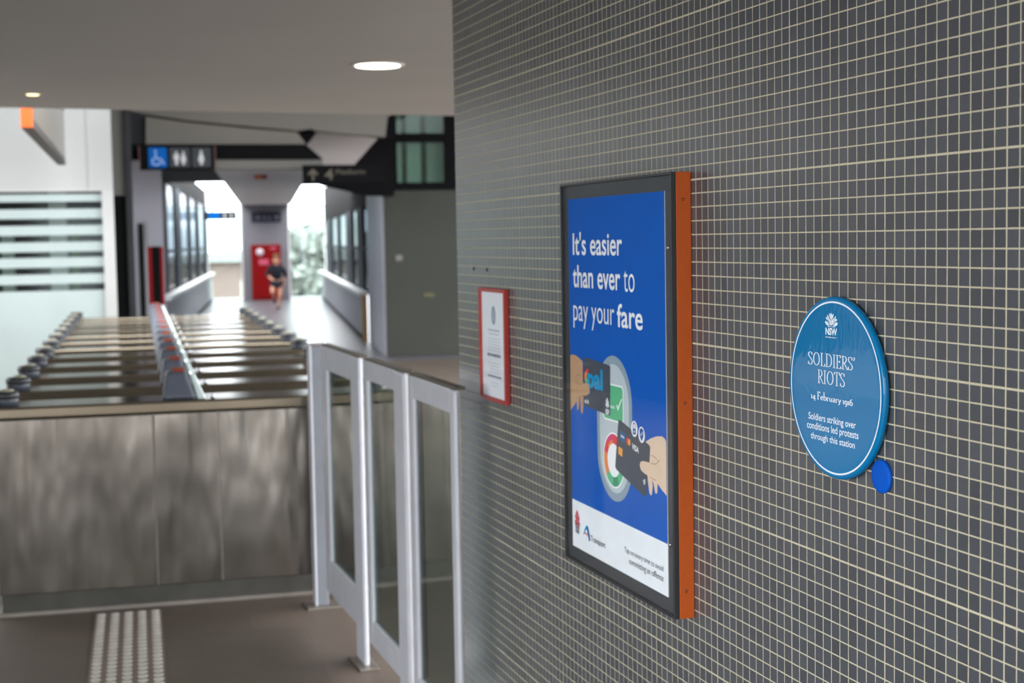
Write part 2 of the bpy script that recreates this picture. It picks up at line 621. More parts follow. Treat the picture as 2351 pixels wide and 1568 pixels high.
# room behind the window
mb = MB()
mb.box(xw0, xr + 0.1, WLY + 3.0, WLY + 3.1, 0, 3.0)
mb.box(xw0, xr + 0.1, WLY + 0.15, WLY + 3.0, 2.9, 3.0)
o = mb.build('wall_back', MT['dark_steel'])
struct(o, 'dark back wall of the room behind the striped window', 'wall')
o = MB().box(xr, xw1, WLY - 0.05, WLY + 0.12, 0.0, zwin1).build('trim_1', MT['post_paint'], bevel=0.008)
struct(o, 'white post at the right end of the striped window', 'post')

# things in the room, glimpsed through the clear stripes
for (pa, pb, lb) in ((112, 150, 'pale pillar in the room behind the striped window'), (0, 26, 'pale cabinet in the room behind the striped window')):
    q0_, q1_ = at_y(pa, 500, WLY + 1.2).x, at_y(pb, 500, WLY + 1.2).x
    struct(MB().box(q0_, q1_, WLY + 1.2, WLY + 1.5, 0, 2.9 if pa else 1.95).build('trim_11', MT['post_paint']), lb)
struct(MB().box(at_y(160, 500, WLY + 2).x, at_y(190, 500, WLY + 2).x, WLY + 2, WLY + 2.4, 0, 1.95).build('trim_12', mat('leaf_green_panel', (70, 104, 58), 0.7)), 'green panel in the room behind the striped window')
# stand-in street fronts out of view, added to be mirrored in the glossy surfaces
mb = MB().box(-9.5, xw0 - .01, WLY + .5, WLY + .7, 0, 2.45)
struct(mb.build('wall_left', MT['dark_steel']), 'unseen dark stand-in front farther left, added for reflections')
struct(MB().box(-9.5, xw0 - .01, WLY + .4, WLY + .7, 2.45, 4.6).build('wall_left', MT['white_panel']), 'unseen white board above the dark stand-in front, added for reflections')
struct(MB().box(-5.75, -5.5, WLY + .3, WLY + .5, 0, 2.45).build('trim_13', MT['white_paint']), 'unseen white post, added for a streak in the poster glass')
struct(MB().box(-34, -9.6, 23, 23.5, -6, 7).build('wall_left', mat('brown_brick', (96, 80, 70), 0.8)), 'unseen brown stand-in facade at left, added for reflections')
struct(MB().box(-30, -6.4, 7.5, 17.9, 0.0, 0.02).build('floor_4', mat('pale_concrete', (111, 110, 107), 0.8, var=0.06)), 'unseen pale ground patch at left, added for the plaque reflection')  # unseen pale ground, added and sized for the plaque reflection

for ya_, yb_ in ((2.8, 9.6), (12.6, WLY - .1)):  # unseen side walls added to darken the far end of the tiles
    struct(MB().box(-4.72, -4.5, ya_, yb_, 0, 2.69).build('wall_left', MT['dark_steel']), 'unseen dark side wall left of the entrance, added to shade the tiled wall')
struct(MB().box(-9.5, -3.2, -15.5, -15, -1, 6).build('wall_back', MT['asphalt']), 'unseen grey stand-in facade behind the camera, added for reflections')  # unseen facades added to streak the gate panel reflections
struct(MB().box(-1.0, 1.2, -13.5, -13, -1, 5).build('wall_back', MT['dark_steel']), 'unseen dark stand-in facade behind the camera, added for reflections')
struct(MB().box(3.2, 11, -15.5, -15, -1, 6).build('wall_back', MT['asphalt']), 'second unseen grey stand-in facade behind the camera, added for reflections')

# dark column and door right of the post
YC = 18.4
x0, x1 = at_y(263, 400, YC).x, at_y(303, 400, YC).x
o = MB().box(x0 + 0.12, x1, YC, YC + 0.3, 0, 4.6).build('trim_2', MT['dark_steel'], bevel=0.01)
struct(o, 'dark steel column beside the white post', 'column')
struct(MB().box(x0 - .45, x1 - .03, YC + .32, YC + .42, 0, 4.6).build('wall_back', MT['dark_steel']), 'dark wall behind the column and the black door panel')
o = MB().box(x0 - 0.02, x0 + 0.115, YC + 0.1, YC + 0.16, 0.0, at_y(275, 450, YC).z).build('door_1', MT['black'], bevel=0.004)
struct(o, 'narrow black door panel between white post and dark column', 'door')
o = MB().box(x0 - 0.02, x0 + 0.115, YC + 0.1, YC + 0.2, at_y(275, 448, YC).z, 4.6).build('trim_3', MT['grey_strip'])
struct(o, 'grey panel above the narrow black door', 'panel')

# ------------------------------------------------------------------ bulkheads and beams beyond the entrance ceiling
YB = 20.6


def board(name, pts, m, y0=YB, t=0.25, label='', cat='beam'):
    q = [at_y(px, py, y0) for px, py in pts]
    o = MB().prism([(p.x, p.z) for p in q], y0, y0 + t).build(name, m)
    return struct(o, label, cat)


board('trim_4', [(335, 335), (335, 268), (430, 281), (560, 294), (682, 304), (706, 335)], MT['beige'], label='beige bulkhead board above the black beam')
board('trim_5', [(300, 215), (1000, 215), (890, 268), (885, 314), (800, 308), (722, 299), (715, 295), (682, 300), (560, 289), (430, 276), (335, 262), (300, 255)], MT['beige'], YB + 0.05, label='beige upper bulkhead board under the roof')
board('trim_6', [(300, 331), (702, 331), (742, 366), (300, 366)], MT['black'], YB - 0.1, 0.3, label='black beam above the pictogram sign')
board('trim_7', [(480, 362), (738, 362), (745, 388), (480, 388)], MT['grey_strip'], YB - 0.05, 0.3, label='grey fascia strip below the black beam')
board('trim_8', [(690, 296), (720, 294), (895, 286), (812, 380), (812, 400), (735, 400), (735, 362), (706, 331)], MT['pink_soffit'], YB + 1.3, 0.2, label='warm white sloping soffit above the platform sign')
board('trim_14', [(290, 200), (905, 200), (905, 320), (730, 300), (706, 332), (300, 340)], MT['black'], YB + 0.35, 0.1, label='dark backing between the bulkhead boards')
board('trim_15', [(735, 376), (812, 376), (880, 296), (905, 250), (905, 450), (848, 450), (735, 425)], MT['black'], YB + 1.45, 0.1, label='dark steelwork between soffit and framed window')
board('trim_9', [(260, 200), (345, 262), (340, 332), (300, 334), (300, 400), (262, 400)], MT['dark_steel'], YB + 0.1, 0.2, label='dark upper steelwork left of the bulkhead')

# unseen roof added over the gate hall to cut skylight, open at the sides
o = MB().box(-4.5, 9, 13.2, 24, 4.62, 4.75).build('ceiling_2', MT['ceiling'])
struct(o, 'unseen high roof added over the ticket gate hall to cut skylight', 'ceiling')

# ------------------------------------------------------------------ block on the right with the dark framed window
bl = on_cross(884, 600, 0.0)[0]
br = 4.6
zb = on_cross(960, 437, 0.0)[1]
o = MB().box(bl, br, 0, 3.0, 0, zb).build('wall_front', MT['grey_wall'], bevel=0.01)
place(o, cor(0, 0), CROT)
struct(o, 'plain mid grey wall block right of the bridge entrance', 'wall')
o = MB().box(-0.03, 0.0, 0.02, 3.55, 0.0, zb + 0.05).build('trim_10', MT['lilac_wall'])  # lit side face of the block, its brightness put into the colour
place(o, cor(bl, 0), CROT)
struct(o, 'corridor side of the grey block, its lit look painted pale lilac', 'wall')
zt = zb + 1.5
wx0, wx1 = on_cross(890, 350, 0.0)[0], on_cross(1046, 350, 0.0)[0]
gx0, gx1 = on_cross(911, 350, 0.0)[0], on_cross(1022, 350, 0.0)[0]
zm0, zm1 = on_cross(960, 325, 0.0)[1], on_cross(960, 306, 0.0)[1]
zs = on_cross(960, 419, 0.0)[1]
mb = MB()
mb.box(wx0, gx0, 0, 0.16, zb, zt).box(gx1, wx1, 0, 0.16, zb, zt).box(gx0, gx1, 0, 0.16, zb, zs).box(gx0, gx1, 0, 0.16, zm0, zm1)
mb.box(wx1, br, 0, 0.16, zb, zt).box(wx0, br, 0, 0.9, zt, zt + 0.3).box(wx0, wx0 + .03, .16, .9, zb, zt).box(br - .03, br, .16, .9, zb, zt)  # closing lid and cheeks added to keep skylight off the blind
w4 = mb.build('window_2', MT['black'])
place(w4, cor(0, 0), CROT)
struct(w4, 'black framed window with greenish panes above the grey block', 'window')
MB().box(gx0, gx1, 0.07, 0.085, zs, zm0).box(gx0, gx1, 0.07, 0.085, zm1, zt).build('pane', MT['dull_pane'], w4)
mb = MB()
ga, gb_ = on_cross(926, 350, 0.0)[0], on_cross(938, 350, 0.0)[0]
gc, gd = on_cross(970, 350, 0.0)[0], on_cross(984, 350, 0.0)[0]
for q0, q1 in ((gx0 - .05, ga), (gb_, gc), (gd, gx1 + .05)):
    mb.box(q0, q1, 0.30, 0.33, zb, zt)
mb.build('frosted_blind', MT['frost_green'], w4)
MB().box(gx0 - .1, gx1 + .1, 0.7, 0.75, zb, zt).build('blind_backing', mat('dull_green_backing', (88, 104, 94), 0.7), w4)

# ------------------------------------------------------------------ footbridge corridor
CL = 24.0                                # end wall distance
XL = on_cross(476, 600, CL)[0]
XR = 0.02
e0, e1 = on_cross(558, 600, CL)[0], on_cross(663, 600, CL)[0]
zend = on_cross(610, 472, CL)[1]
o = MB().box(e0, e1, 0, 0.3, 0, zend + 0.2).build('wall_end', MT['lilac_wall'])
place(o, cor(0, CL), CROT)
struct(o, 'pale lilac end wall of the footbridge between two bright windows', 'wall')
zsill = on_cross(700, 684, CL)[1]
zhead = on_cross(700, 473, CL)[1]
for k, (q0, q1, lb) in enumerate(((XL, e0, 'bright end window left of the red cabinet'), (e1, XR + .05, 'bright end window right of the red cabinet'))):
    mb = MB().box(q0, q1, 0, 0.12, 0, zsill).box(q0, q0 + 0.05, 0, 0.12, zsill, zhead + .6).box(q1 - 0.05, q1, 0, 0.12, zsill, zhead + .6)
    mb.box(q0 + .05, q1 - .05, 0.02, 0.10, zhead - 0.02, zhead + 0.03)
    wv = mb.build('window_%d' % (3 + k), MT['white_paint'])
    place(wv, cor(0, CL), CROT)
    struct(wv, lb, 'window')
    MB().box(q0 + .05, q1 - .05, 0.05, 0.062, zsill, zhead - 0.02).build('pane', MT['window_pane'], wv)
# ribbed ceiling strip
zc = zend + 0.02
near = 1.2
mb = MB()
c0, c1 = on_cross(556, 470, CL)[0], on_cross(664, 470, CL)[0]
mb.box(c0 - 0.05, c1 + 0.05, near, CL, zc + 0.03, zc + 0.2)
yy = near
while yy < CL - 0.3:
    mb.box(c0 - 0.05, c1 + 0.05, yy, yy + 0.24, zc, zc + 0.03)
    yy += 0.30
o = mb.build('ceiling_3', MT['slat'])
place(o, cor(0, 0), CROT)
struct(o, 'ribbed white ceiling strip along the footbridge', 'ceiling')


def side_glazing(name, x, sgn, y0, ztop, dark, label):
    """dark = photo columns between which the side is a closed dark pier"""
    mb = MB()
    mb.box(x, x + sgn * 0.25, y0, CL, ztop, 3.40)
    root = mb.build(name, MT['black'])
    place(root, cor(0, 0), CROT)
    struct(root, label, 'window')
    for pa, pb in dark:
        ya, yb = sorted((on_side(pa, 600, x)[0], on_side(pb, 600, x)[0]))
        MB().box(x - sgn * 0.015, x + sgn * 0.05, max(ya, y0), min(yb, CL - .02), 0.8, ztop + .02).build('pier', MT['blue_steel'], root)
    MB().box(x + sgn * 0.02, x + sgn * 0.032, y0, CL - 0.1, 0.8, ztop + .02).build('pane', MT['tinted'], root)
    MB().box(x + sgn * 0.01, x + sgn * 0.06, y0, CL, 1.60, 1.66).build('transom', MT['blue_steel'], root)
    return root


side_glazing('window_5', XR, 1, 3.0, 2.38, ((835, 822), (810, 797), (780, 776), (763, 752)), 'right side glazing of the footbridge with dark piers')
side_glazing('window_6', XL, -1, 0.5, 2.92, ((340, 357), (371, 386), (406, 417), (436, 440), (454, 459), (472, 476)), 'left side glazing of the footbridge with dark piers')
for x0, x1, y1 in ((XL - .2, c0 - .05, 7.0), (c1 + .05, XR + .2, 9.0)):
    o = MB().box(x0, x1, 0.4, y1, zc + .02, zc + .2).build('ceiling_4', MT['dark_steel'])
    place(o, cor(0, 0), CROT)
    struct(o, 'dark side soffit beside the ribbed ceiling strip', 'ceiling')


def balustrade(x, sgn, y0, label):
    t = thing('balustrade', label, 'balustrade', cor(x, y0), CROT, 'footbridge balustrades')
    L = CL - y0
    MB().box(0, sgn * 0.05, 0, L, 0.02, 0.80).build('panel', MT['lilac_wall'], t)
    MB().box(-sgn * 0.09, sgn * 0.075, 0, L, 0.80, 0.88).build('coping', MT['white_paint'], t, 0.02)
    MB().box(-sgn * 0.012, sgn * 0.05, 0, L, 0.0, 0.09).build('kick_plate', MT['dark_steel'], t)
    return t


bR = balustrade(XR - 0.12, 1, 3.6, 'lilac balustrade with white coping on the right side of the footbridge')
bL = balustrade(XL + 0.12, -1, 3.4, 'lilac balustrade with white coping on the left side of the footbridge')
MB().box(-0.02, 0.08, -0.06, 0.0, 0.0, 0.82).build('end_post', mat('ochre_edge', (150, 118, 60), 0.5), bR)

# ------------------------------------------------------------------ lettering
_txt = {}


def glyphs(s, bold=0.0, shear=0.0):
    key = (s, bold, shear)
    if key in _txt:
        return _txt[key]
    cu = bpy.data.curves.new('t', 'FONT')
    cu.body, cu.size, cu.offset, cu.resolution_u, cu.shear = s, 1.0, bold, 5, shear
    ob = bpy.data.objects.new('t', cu)
    COL.objects.link(ob)
    bpy.context.view_layer.update()
    dg = bpy.context.evaluated_depsgraph_get()
    me = ob.evaluated_get(dg).to_mesh()
    vs_ = [(v.co.x, v.co.y) for v in me.vertices]
    fs = [tuple(p.vertices) for p in me.polygons]
    ob.evaluated_get(dg).to_mesh_clear()
    bpy.data.objects.remove(ob)
    bpy.data.curves.remove(cu)
    _txt[key] = (vs_, fs)
    return vs_, fs


def write(mb, s, x0, x1, zb, hgt, y, mi=0, bold=0.0, ref='H', z_slope=0.0):
    """letters of s between x0 and x1, baseline zb, reference letter hgt tall"""
    vs_, fs = glyphs(s, bold)
    rv, _ = glyphs(ref, bold)
    xa, xb = min(v[0] for v in vs_), max(v[0] for v in vs_)
    rh = max(v[1] for v in rv)
    kx, kz = (x1 - x0) / (xb - xa), hgt / rh
    mb.add([(x0 + (v[0] - xa) * kx, y, zb + v[1] * kz + z_slope * (v[0] - xa) * kx) for v in vs_], fs, mi)


def nib(mb, pts, wx, wz, fn, y, mi=0, closed=False):
    """broad-nib stroke through pts (glyph units), fn maps glyph point -> (x,z)"""
    n = len(pts)
    L, Rr = [], []
    for i in range(n):
        a = pts[(i - 1) % n] if (closed or i > 0) else pts[i]
        b = pts[(i + 1) % n] if (closed or i < n - 1) else pts[i]
        dx, dz = b[0] - a[0], b[1] - a[1]
        d = math.hypot(dx, dz) or 1
        nx, nz = -dz / d, dx / d
        k = math.sqrt((wx * nx) ** 2 + (wz * nz) ** 2)
        ox, oz = wx * wx * nx / k, wz * wz * nz / k
        L.append(fn(pts[i][0] + ox, pts[i][1] + oz))
        Rr.append(fn(pts[i][0] - ox, pts[i][1] - oz))
    vs_ = [(p[0], y, p[1]) for p in L] + [(p[0], y, p[1]) for p in Rr]
    m = n if closed else n - 1
    mb.add(vs_, [(i, i + n, (i + 1) % n + n, (i + 1) % n) for i in range(m)], mi)


def spline(p, k=6, closed=False):
    out = []
    n = len(p)
    for i in range(n if closed else n - 1):
        g = lambda j: p[j % n] if closed else p[max(0, min(n - 1, j))]
        a, b, c, d = g(i - 1), g(i), g(i + 1), g(i + 2)
        for s in range(k):
            t = s / k
            out.append(tuple(0.5 * (2 * b[q] + (c[q] - a[q]) * t + (2 * a[q] - 5 * b[q] + 4 * c[q] - d[q]) * t * t
                                    + (3 * b[q] - a[q] - 3 * c[q] + d[q]) * t ** 3) for q in (0, 1)))
    if not closed:
        out.append(p[-1])
    return out


def ell(cx, cz, rx, rz, n=28):
    return [(cx + rx * math.cos(2 * math.pi * k / n), cz + rz * math.sin(2 * math.pi * k / n)) for k in range(n)]


# serif letters: advance, strokes ('l' straight, 's' spline, 'o' closed ellipse)
SER = {
    'S': (.54, [('s', [(.43, .79), (.39, .93), (.26, .985), (.11, .92), (.07, .77), (.15, .62), (.29, .5), (.42, .37), (.46, .22), (.39, .07), (.25, .012), (.1, .06), (.05, .22)]), ('l', [(.44, .96), (.43, .76)]), ('l', [(.04, .03), (.05, .25)])]),
    'O': (.80, [('o', (.39, .5, .31, .485))]),
    'L': (.55, [('l', [(.15, .0), (.15, 1)]), ('l', [(.02, .99), (.29, .99)]), ('l', [(.02, .01), (.48, .01)]), ('l', [(.48, .0), (.49, .2)])]),
    'D': (.76, [('l', [(.15, .0), (.15, 1)]), ('l', [(.02, .99), (.3, .99)]), ('l', [(.02, .01), (.3, .01)]), ('s', [(.28, .985), (.47, .93), (.61, .74), (.65, .5), (.61, .26), (.47, .07), (.28, .015)])]),
    'I': (.34, [('l', [(.16, .0), (.16, 1)]), ('l', [(.02, .99), (.3, .99)]), ('l', [(.02, .01), (.3, .01)])]),
    'E': (.58, [('l', [(.15, .0), (.15, 1)]), ('l', [(.02, .99), (.46, .99)]), ('l', [(.15, .52), (.38, .52)]), ('l', [(.02, .01), (.5, .01)]), ('l', [(.46, 1), (.47, .82)]), ('l', [(.5, .0), (.52, .19)]), ('l', [(.38, .6), (.38, .44)])]),
    'R': (.64, [('l', [(.15, .0), (.15, 1)]), ('l', [(.02, .99), (.28, .99)]), ('l', [(.02, .01), (.29, .01)]), ('s', [(.26, .985), (.42, .94), (.49, .76), (.42, .56), (.26, .5), (.15, .5)]), ('l', [(.27, .5), (.58, .02)]), ('l', [(.52, .01), (.66, .01)])]),
    'T': (.64, [('l', [(.31, .0), (.31, 1)]), ('l', [(.18, .01), (.44, .01)]), ('l', [(.04, .99), (.58, .99)]), ('l', [(.05, 1), (.03, .8)]), ('l', [(.57, 1), (.59, .8)])]),
    "'": (.22, [('s', [(.1, 1.0), (.13, .93), (.11, .84), (.05, .74)])]),
    'F': (.50, [('l', [(.14, .0), (.14, .95)]), ('l', [(.03, .94), (.44, .94)]), ('l', [(.14, .5), (.36, .5)]), ('l', [(.03, .01), (.27, .01)]), ('l', [(.43, .95), (.44, .78)])]),
    'e': (.45, [('l', [(.07, .25), (.37, .27)]), ('s', [(.37, .27), (.34, .40), (.22, .455), (.1, .37), (.06, .21), (.12, .06), (.24, .0), (.37, .08)])]),
    'b': (.50, [('l', [(.1, .0), (.1, 1)]), ('l', [(.03, .98), (.1, 1)]), ('s', [(.1, .35), (.24, .45), (.37, .38), (.42, .22), (.36, .06), (.23, .0), (.1, .05)])]),
    'r': (.36, [('l', [(.1, .0), (.1, .44)]), ('l', [(.03, .42), (.1, .44)]), ('l', [(.02, .01), (.2, .01)]), ('s', [(.1, .32), (.2, .43), (.32, .42)])]),
    'u': (.51, [('s', [(.1, .44), (.1, .15), (.15, .02), (.25, .01), (.37, .1)]), ('l', [(.37, .44), (.37, .0)]), ('l', [(.03, .42), (.1, .44)]), ('l', [(.37, .01), (.44, .03)])]),
    'a': (.44, [('s', [(.08, .36), (.18, .45), (.29, .40), (.31, .28), (.31, .06), (.4, .02)]), ('s', [(.31, .26), (.14, .2), (.06, .1), (.12, .01), (.22, .02), (.31, .1)])]),
    'y': (.44, [('l', [(.06, .44), (.22, .02)]), ('s', [(.39, .44), (.22, .02), (.14, -.17), (.03, -.2)]), ('l', [(.01, .43), (.14, .43)]), ('l', [(.32, .43), (.43, .43)])]),
    '1': (.28, [('l', [(.13, .0), (.13, .46)]), ('l', [(.13, .45), (.04, .39)]), ('l', [(.04, .01), (.22, .01)])]),
    '4': (.46, [('l', [(.31, -.22), (.31, .46)]), ('l', [(.31, .46), (.03, .01)]), ('l', [(.03, .01), (.44, .01)]), ('l', [(.22, -.21), (.4, -.21)])]),
    '9': (.44, [('o', (.21, .24, .15, .21)), ('s', [(.36, .24), (.34, .0), (.23, -.17), (.07, -.24)])]),
    '6': (.45, [('o', (.22, .21, .16, .21)), ('s', [(.06, .21), (.08, .46), (.2, .66), (.36, .74)])]),
    ' ': (.22, []),
}


def write_serif(mb, s, x0, x1, zb, hgt, y, mi=0, wx=.052, wz=.022):
    tot = sum(SER[c][0] for c in s)
    kx = (x1 - x0) / tot
    pen = 0.0
    for c in s:
        adv, st = SER[c]
        fn = lambda u, v, p=pen: (x0 + (p + u) * kx, zb + v * hgt)
        for kind, p in st:
            if kind == 'l':
                nib(mb, p, wx, wz, fn, y, mi)
            elif kind == 's':
                nib(mb, spline(p), wx, wz, fn, y, mi)
            else:
                nib(mb, ell(*p), wx, wz, fn, y, mi, closed=True)
        pen += adv


def waratah(mb, cx, zb, w, h, y, mi=0, solid=False):
    """lotus-like crest of pointed petals, base at zb"""
    def petal(x0, z0, x1, z1, wd):
        dx, dz = x1 - x0, z1 - z0
        d = math.hypot(dx, dz)
        nx, nz = -dz / d, dx / d
        pr = [(0, .25), (.25, .75), (.5, 1), (.75, .78), (1, 0), (.75, -.78), (.5, -1), (.25, -.75), (0, -.25)]
        mb.flat([(cx + (x0 + dx * t + nx * wd * q) * w, zb + (z0 + dz * t + nz * wd * q) * h) for t, q in pr], y, mi)
    petal(.0, .32, .0, 1.0, .085)
    petal(-.05, .5, -.145, .97, .055)
    petal(.05, .5, .17, .95, .055)
    petal(-.02, .05, -.19, .62, .08)
    petal(.02, .05, .19, .62, .08)
    petal(-.10, .05, -.31, .86, .075)
    petal(.12, .05, .35, .80, .075)
    petal(-.25, .38, -.44, .66, .06)
    petal(.28, .34, .45, .57, .06)
    petal(-.17, .03, -.5, .34, .12)
    petal(.19, .03, .5, .30, .12)
    mb.flat([(cx - .3 * w, zb + .01 * h), (cx - .05 * w, zb - .03 * h), (cx + .05 * w, zb - .03 * h), (cx + .3 * w, zb),
             (cx + .26 * w, zb - .08 * h), (cx, zb - .055 * h), (cx - .26 * w, zb - .07 * h)], y, mi)


# ------------------------------------------------------------------ advertising case on the tiled wall
AS, AZ = 1.5325, 0.8955                  # centre along the wall, bottom
AW, AH, ADEP = 0.711, 0.9955, 0.05
case = thing('poster_case', 'wall case with orange sides and a blue fare advertisement', 'advertising case', wall_pt(AS, AZ), WROT)
hw = AW / 2
mb = MB()
for q in ((-hw, -hw + .02, 0, AH), (hw - .02, hw, 0, AH), (-hw + .02, hw - .02, 0, .02), (-hw + .02, hw - .02, AH - .02, AH)):
    mb.box(q[0], q[1], -0.037, -0.001, q[2], q[3])
mb.box(-hw + .02, hw - .02, -0.03, -0.001, .02, AH - .02)
body = mb.build('side_casing', MT['orange'], case, 0.001)
body['label'] = 'orange powder coated sides'
for zz in (0.062, 0.485, 0.935):
    s = MB().lathe([(0.0040, 0.0), (0.0042, 0.0006), (0.0016, 0.0008), (0.0012, 0.0003)], 16, 'x', (hw - 0.0002, -0.021, zz)).build('screw', MT['screw'], body)
mb = MB()
fw = 0.006
for q in ((-hw, -hw + fw, 0, AH), (hw - fw, hw, 0, AH), (-hw + fw, hw - fw, 0, fw), (-hw + fw, hw - fw, AH - fw, AH)):
    mb.box(q[0], q[1], -0.050, -0.0372, q[2], q[3])
fr = mb.build('door_frame', MT['frame_black'], case, 0.0012)
fr['label'] = 'black door frame'
MB().box(-hw + fw, hw - fw, -0.0492, -0.0478, fw, AH - fw).build('glazing', MT['poster_glass'], case)
for px, py in ((1534, 569), (1538, 1251)):
    s, z = on_wall(px, py, ADEP)
    MB().lathe([(0.0055, 0.0), (0.0055, 0.002), (0.004, 0.003)], 20, 'y', (s - AS, -0.0492, z - AZ)).build('lock', MT['chrome'], fr)

POFF = 0.043


def PP(px, py):
    s, z = on_wall(px, py, POFF)
    return (s - AS, z - AZ)


def C2(x, y):                             # crop coordinates used while tracing (1270,790) x4.126
    return PP(1270 + x / 4.126, 790 + y / 4.126)


def C3(x, y):                             # (1380,940) x7.469
    return PP(1380 + x / 7.469, 940 + y / 7.469)


def C1(x, y):                             # (1290,810) x10.454
    return PP(1290 + x / 10.454, 810 + y / 10.454)


ix0, iz1 = PP(1305, 458)
ix1 = PP(1524.6, 441)[0]
iz0 = PP(1534, 1371.6)[1]
ix0 = (ix0 + PP(1313.9, 1249.6)[0]) / 2
INK = [('print_white', (246, 248, 252)), ('print_blue', (0, 92, 190)), ('print_letter_white', (252, 253, 255)),
       ('print_mid_grey', (150, 166, 178)), ('print_pale_grey', (198, 208, 214)), ('print_green', (96, 190, 140)),
       ('print_slate', (76, 82, 94)), ('print_tan', (196, 156, 120)), ('print_peach', (232, 204, 178)),
       ('print_red', (232, 60, 78)), ('print_orange', (238, 140, 76)), ('print_cyan', (0, 152, 208)),
       ('print_dark_green', (66, 150, 112)), ('print_amber', (250, 172, 78)), ('print_deep_blue', (20, 78, 150)),
       ('print_line', (160, 126, 98)), ('print_text_grey', (112, 122, 134)), ('print_coral', (222, 96, 110)), ('print_magenta', (222, 66, 128)),
       ('print_charcoal', (58, 62, 68))]
PM = [ink(nm, c) for nm, c in INK]
PI = {nm[6:]: i for i, (nm, c) in enumerate(INK)}
pm = MB()
MB().box(-hw + fw, hw - fw, -0.0410, -0.0405, fw, AH - fw).build('border', MT['bezel'], case)
Y0 = -0.0425


class Layer:
    y = Y0


def lay(poly, col):
    Layer.y -= 0.00003
    pm.flat(poly, Layer.y, PI[col])


def clipx(poly, x0, x1):
    """keep the traced shape within the sheet"""
    return [(min(max(x, x0), x1), z) for x, z in poly]


pm.box(ix0, ix1, -0.0425, -0.0411, iz0, iz1, PI['white'])
zl, zr = PP(1313, 1144)[1], PP(1533, 1249.6)[1]
lay([(ix0, iz1), (ix1, iz1), (ix1, zr), (ix0, zl)], 'blue')


def stadium(cx, z0, z1, r, n=18):
    p = [(cx + r * math.cos(math.pi * k / n), z1 - r + r * math.sin(math.pi * k / n)) for k in range(n + 1)]
    return p + [(cx - r * math.cos(math.pi * k / n), z0 + r - r * math.sin(math.pi * k / n)) for k in range(n + 1)]


xl, xr_ = C2(415, 750)[0], C2(745, 640)[0]
zt_, zb_ = C2(550, 106)[1], C2(628, 1508)[1]
scx, srad = (xl + xr_) / 2, (xr_ - xl) / 2
lay(stadium(scx, zb_, zt_, srad), 'mid_grey')
lay(stadium(scx, zb_ + .021, zt_ - .021, srad - .019), 'pale_grey')


def rrect(x0, x1, z0, z1, r, n=6):
    p = []
    for cx, cz, a0 in ((x1 - r, z1 - r, 0), (x0 + r, z1 - r, 90), (x0 + r, z0 + r, 180), (x1 - r, z0 + r, 270)):
        p += [(cx + r * math.cos(R(a0 + 90 * k / n)), cz + r * math.sin(R(a0 + 90 * k / n))) for k in range(n + 1)]
    return p


gx0_, gx1_ = C2(480, 690)[0], C2(662, 560)[0]
gz1, gz0 = C2(600, 398)[1], C2(590, 728)[1]
lay(rrect(gx0_ - .004, gx1_ + .001, gz0 - .003, gz1 + .003, .012), 'letter_white')
lay(rrect(gx0_, gx1_ - .003, gz0 + .001, gz1 - .001, .010), 'green')
# tick and the visible end of the word beside it
lay([C2(596, 583), C2(604, 574), C2(611, 600), C2(645, 518), C2(652, 522), C2(613, 634)], 'letter_white')
wx_, wz_ = C2(541, 603)
write(pm, 'ess', wx_, C2(580, 610)[0], wz_, C2(541, 578)[1] - wz_, Layer.y - .00004, PI['letter_white'], 0.012, 'e')
# target ring, lower half of the reader
rcx, rcz = scx - 0.004, (C2(575, 838)[1] + C2(595, 1372)[1]) / 2
rr = (C2(575, 838)[1] - C2(595, 1372)[1]) / 2


def sector(a0, a1, r0, r1, n=16):
    p = [(rcx + r1 * math.cos(R(a0 + (a1 - a0) * k / n)), rcz + r1 * math.sin(R(a0 + (a1 - a0) * k / n))) for k in range(n + 1)]
    return p + [(rcx + r0 * math.cos(R(a1 + (a0 - a1) * k / n)), rcz + r0 * math.sin(R(a1 + (a0 - a1) * k / n))) for k in range(n + 1)]


lay(ell(rcx, rcz, rr, rr, 48), 'letter_white')
ro_ = rr * .94
ri_ = rr * .60
for a0, a1, c in ((40, 96, 'red'), (96, 128, 'magenta'), (128, 165, 'red'), (165, 222, 'orange'), (222, 262, 'green'), (262, 300, 'dark_green'), (300, 338, 'green'), (338, 400, 'deep_blue')):
    lay(sector(a0, a1, ri_, ro_), c)
lay(sector(96, 140, ri_, rr * .72), 'orange')
# upper card held by the tan hand
lay([C1(515, 112), C1(560, 108), C1(1135, 300), C1(1160, 330), C1(1160, 1500), C1(1130, 1505), C1(540, 1265), C1(510, 1235)], 'slate')
lay([C1(545, 640), C1(540, 540), C1(560, 440), C1(600, 385), C1(640, 400), C1(640, 450), C1(600, 520), C1(588, 640)], 'orange')
lay([C1(560, 440), C1(600, 380), C1(642, 398), C1(642, 452), C1(612, 490), C1(585, 470)], 'red')
lay([C1(545, 640), C1(588, 640), C1(612, 600), C1(640, 700), C1(640, 745), C1(600, 735), C1(560, 700)], 'green')
ox0, oz0 = C1(612, 790)
oz0 = C1(800, 810)[1]
write(pm, 'pal', C1(620, 700)[0], C1(980, 700)[0], oz0 - .004, .034, Layer.y - .00005, PI['cyan'], 0.035, 'x', 0.0)
Layer.y -= 0.0001
ax, az = C1(545, 1195)
write(pm, 'adult', ax, C1(650, 1200)[0], az, .011, Layer.y - .00004, PI['letter_white'], 0.01, 'd')
bx, bz = C1(1092, 1300)
waratah(pm, bx, bz, .024, .024, Layer.y - .00005, PI['letter_white'])
write(pm, 'NSW', bx - .012, bx + .012, bz - .019, .014, Layer.y - .00005, PI['letter_white'], 0.03)
Layer.y -= 0.0001
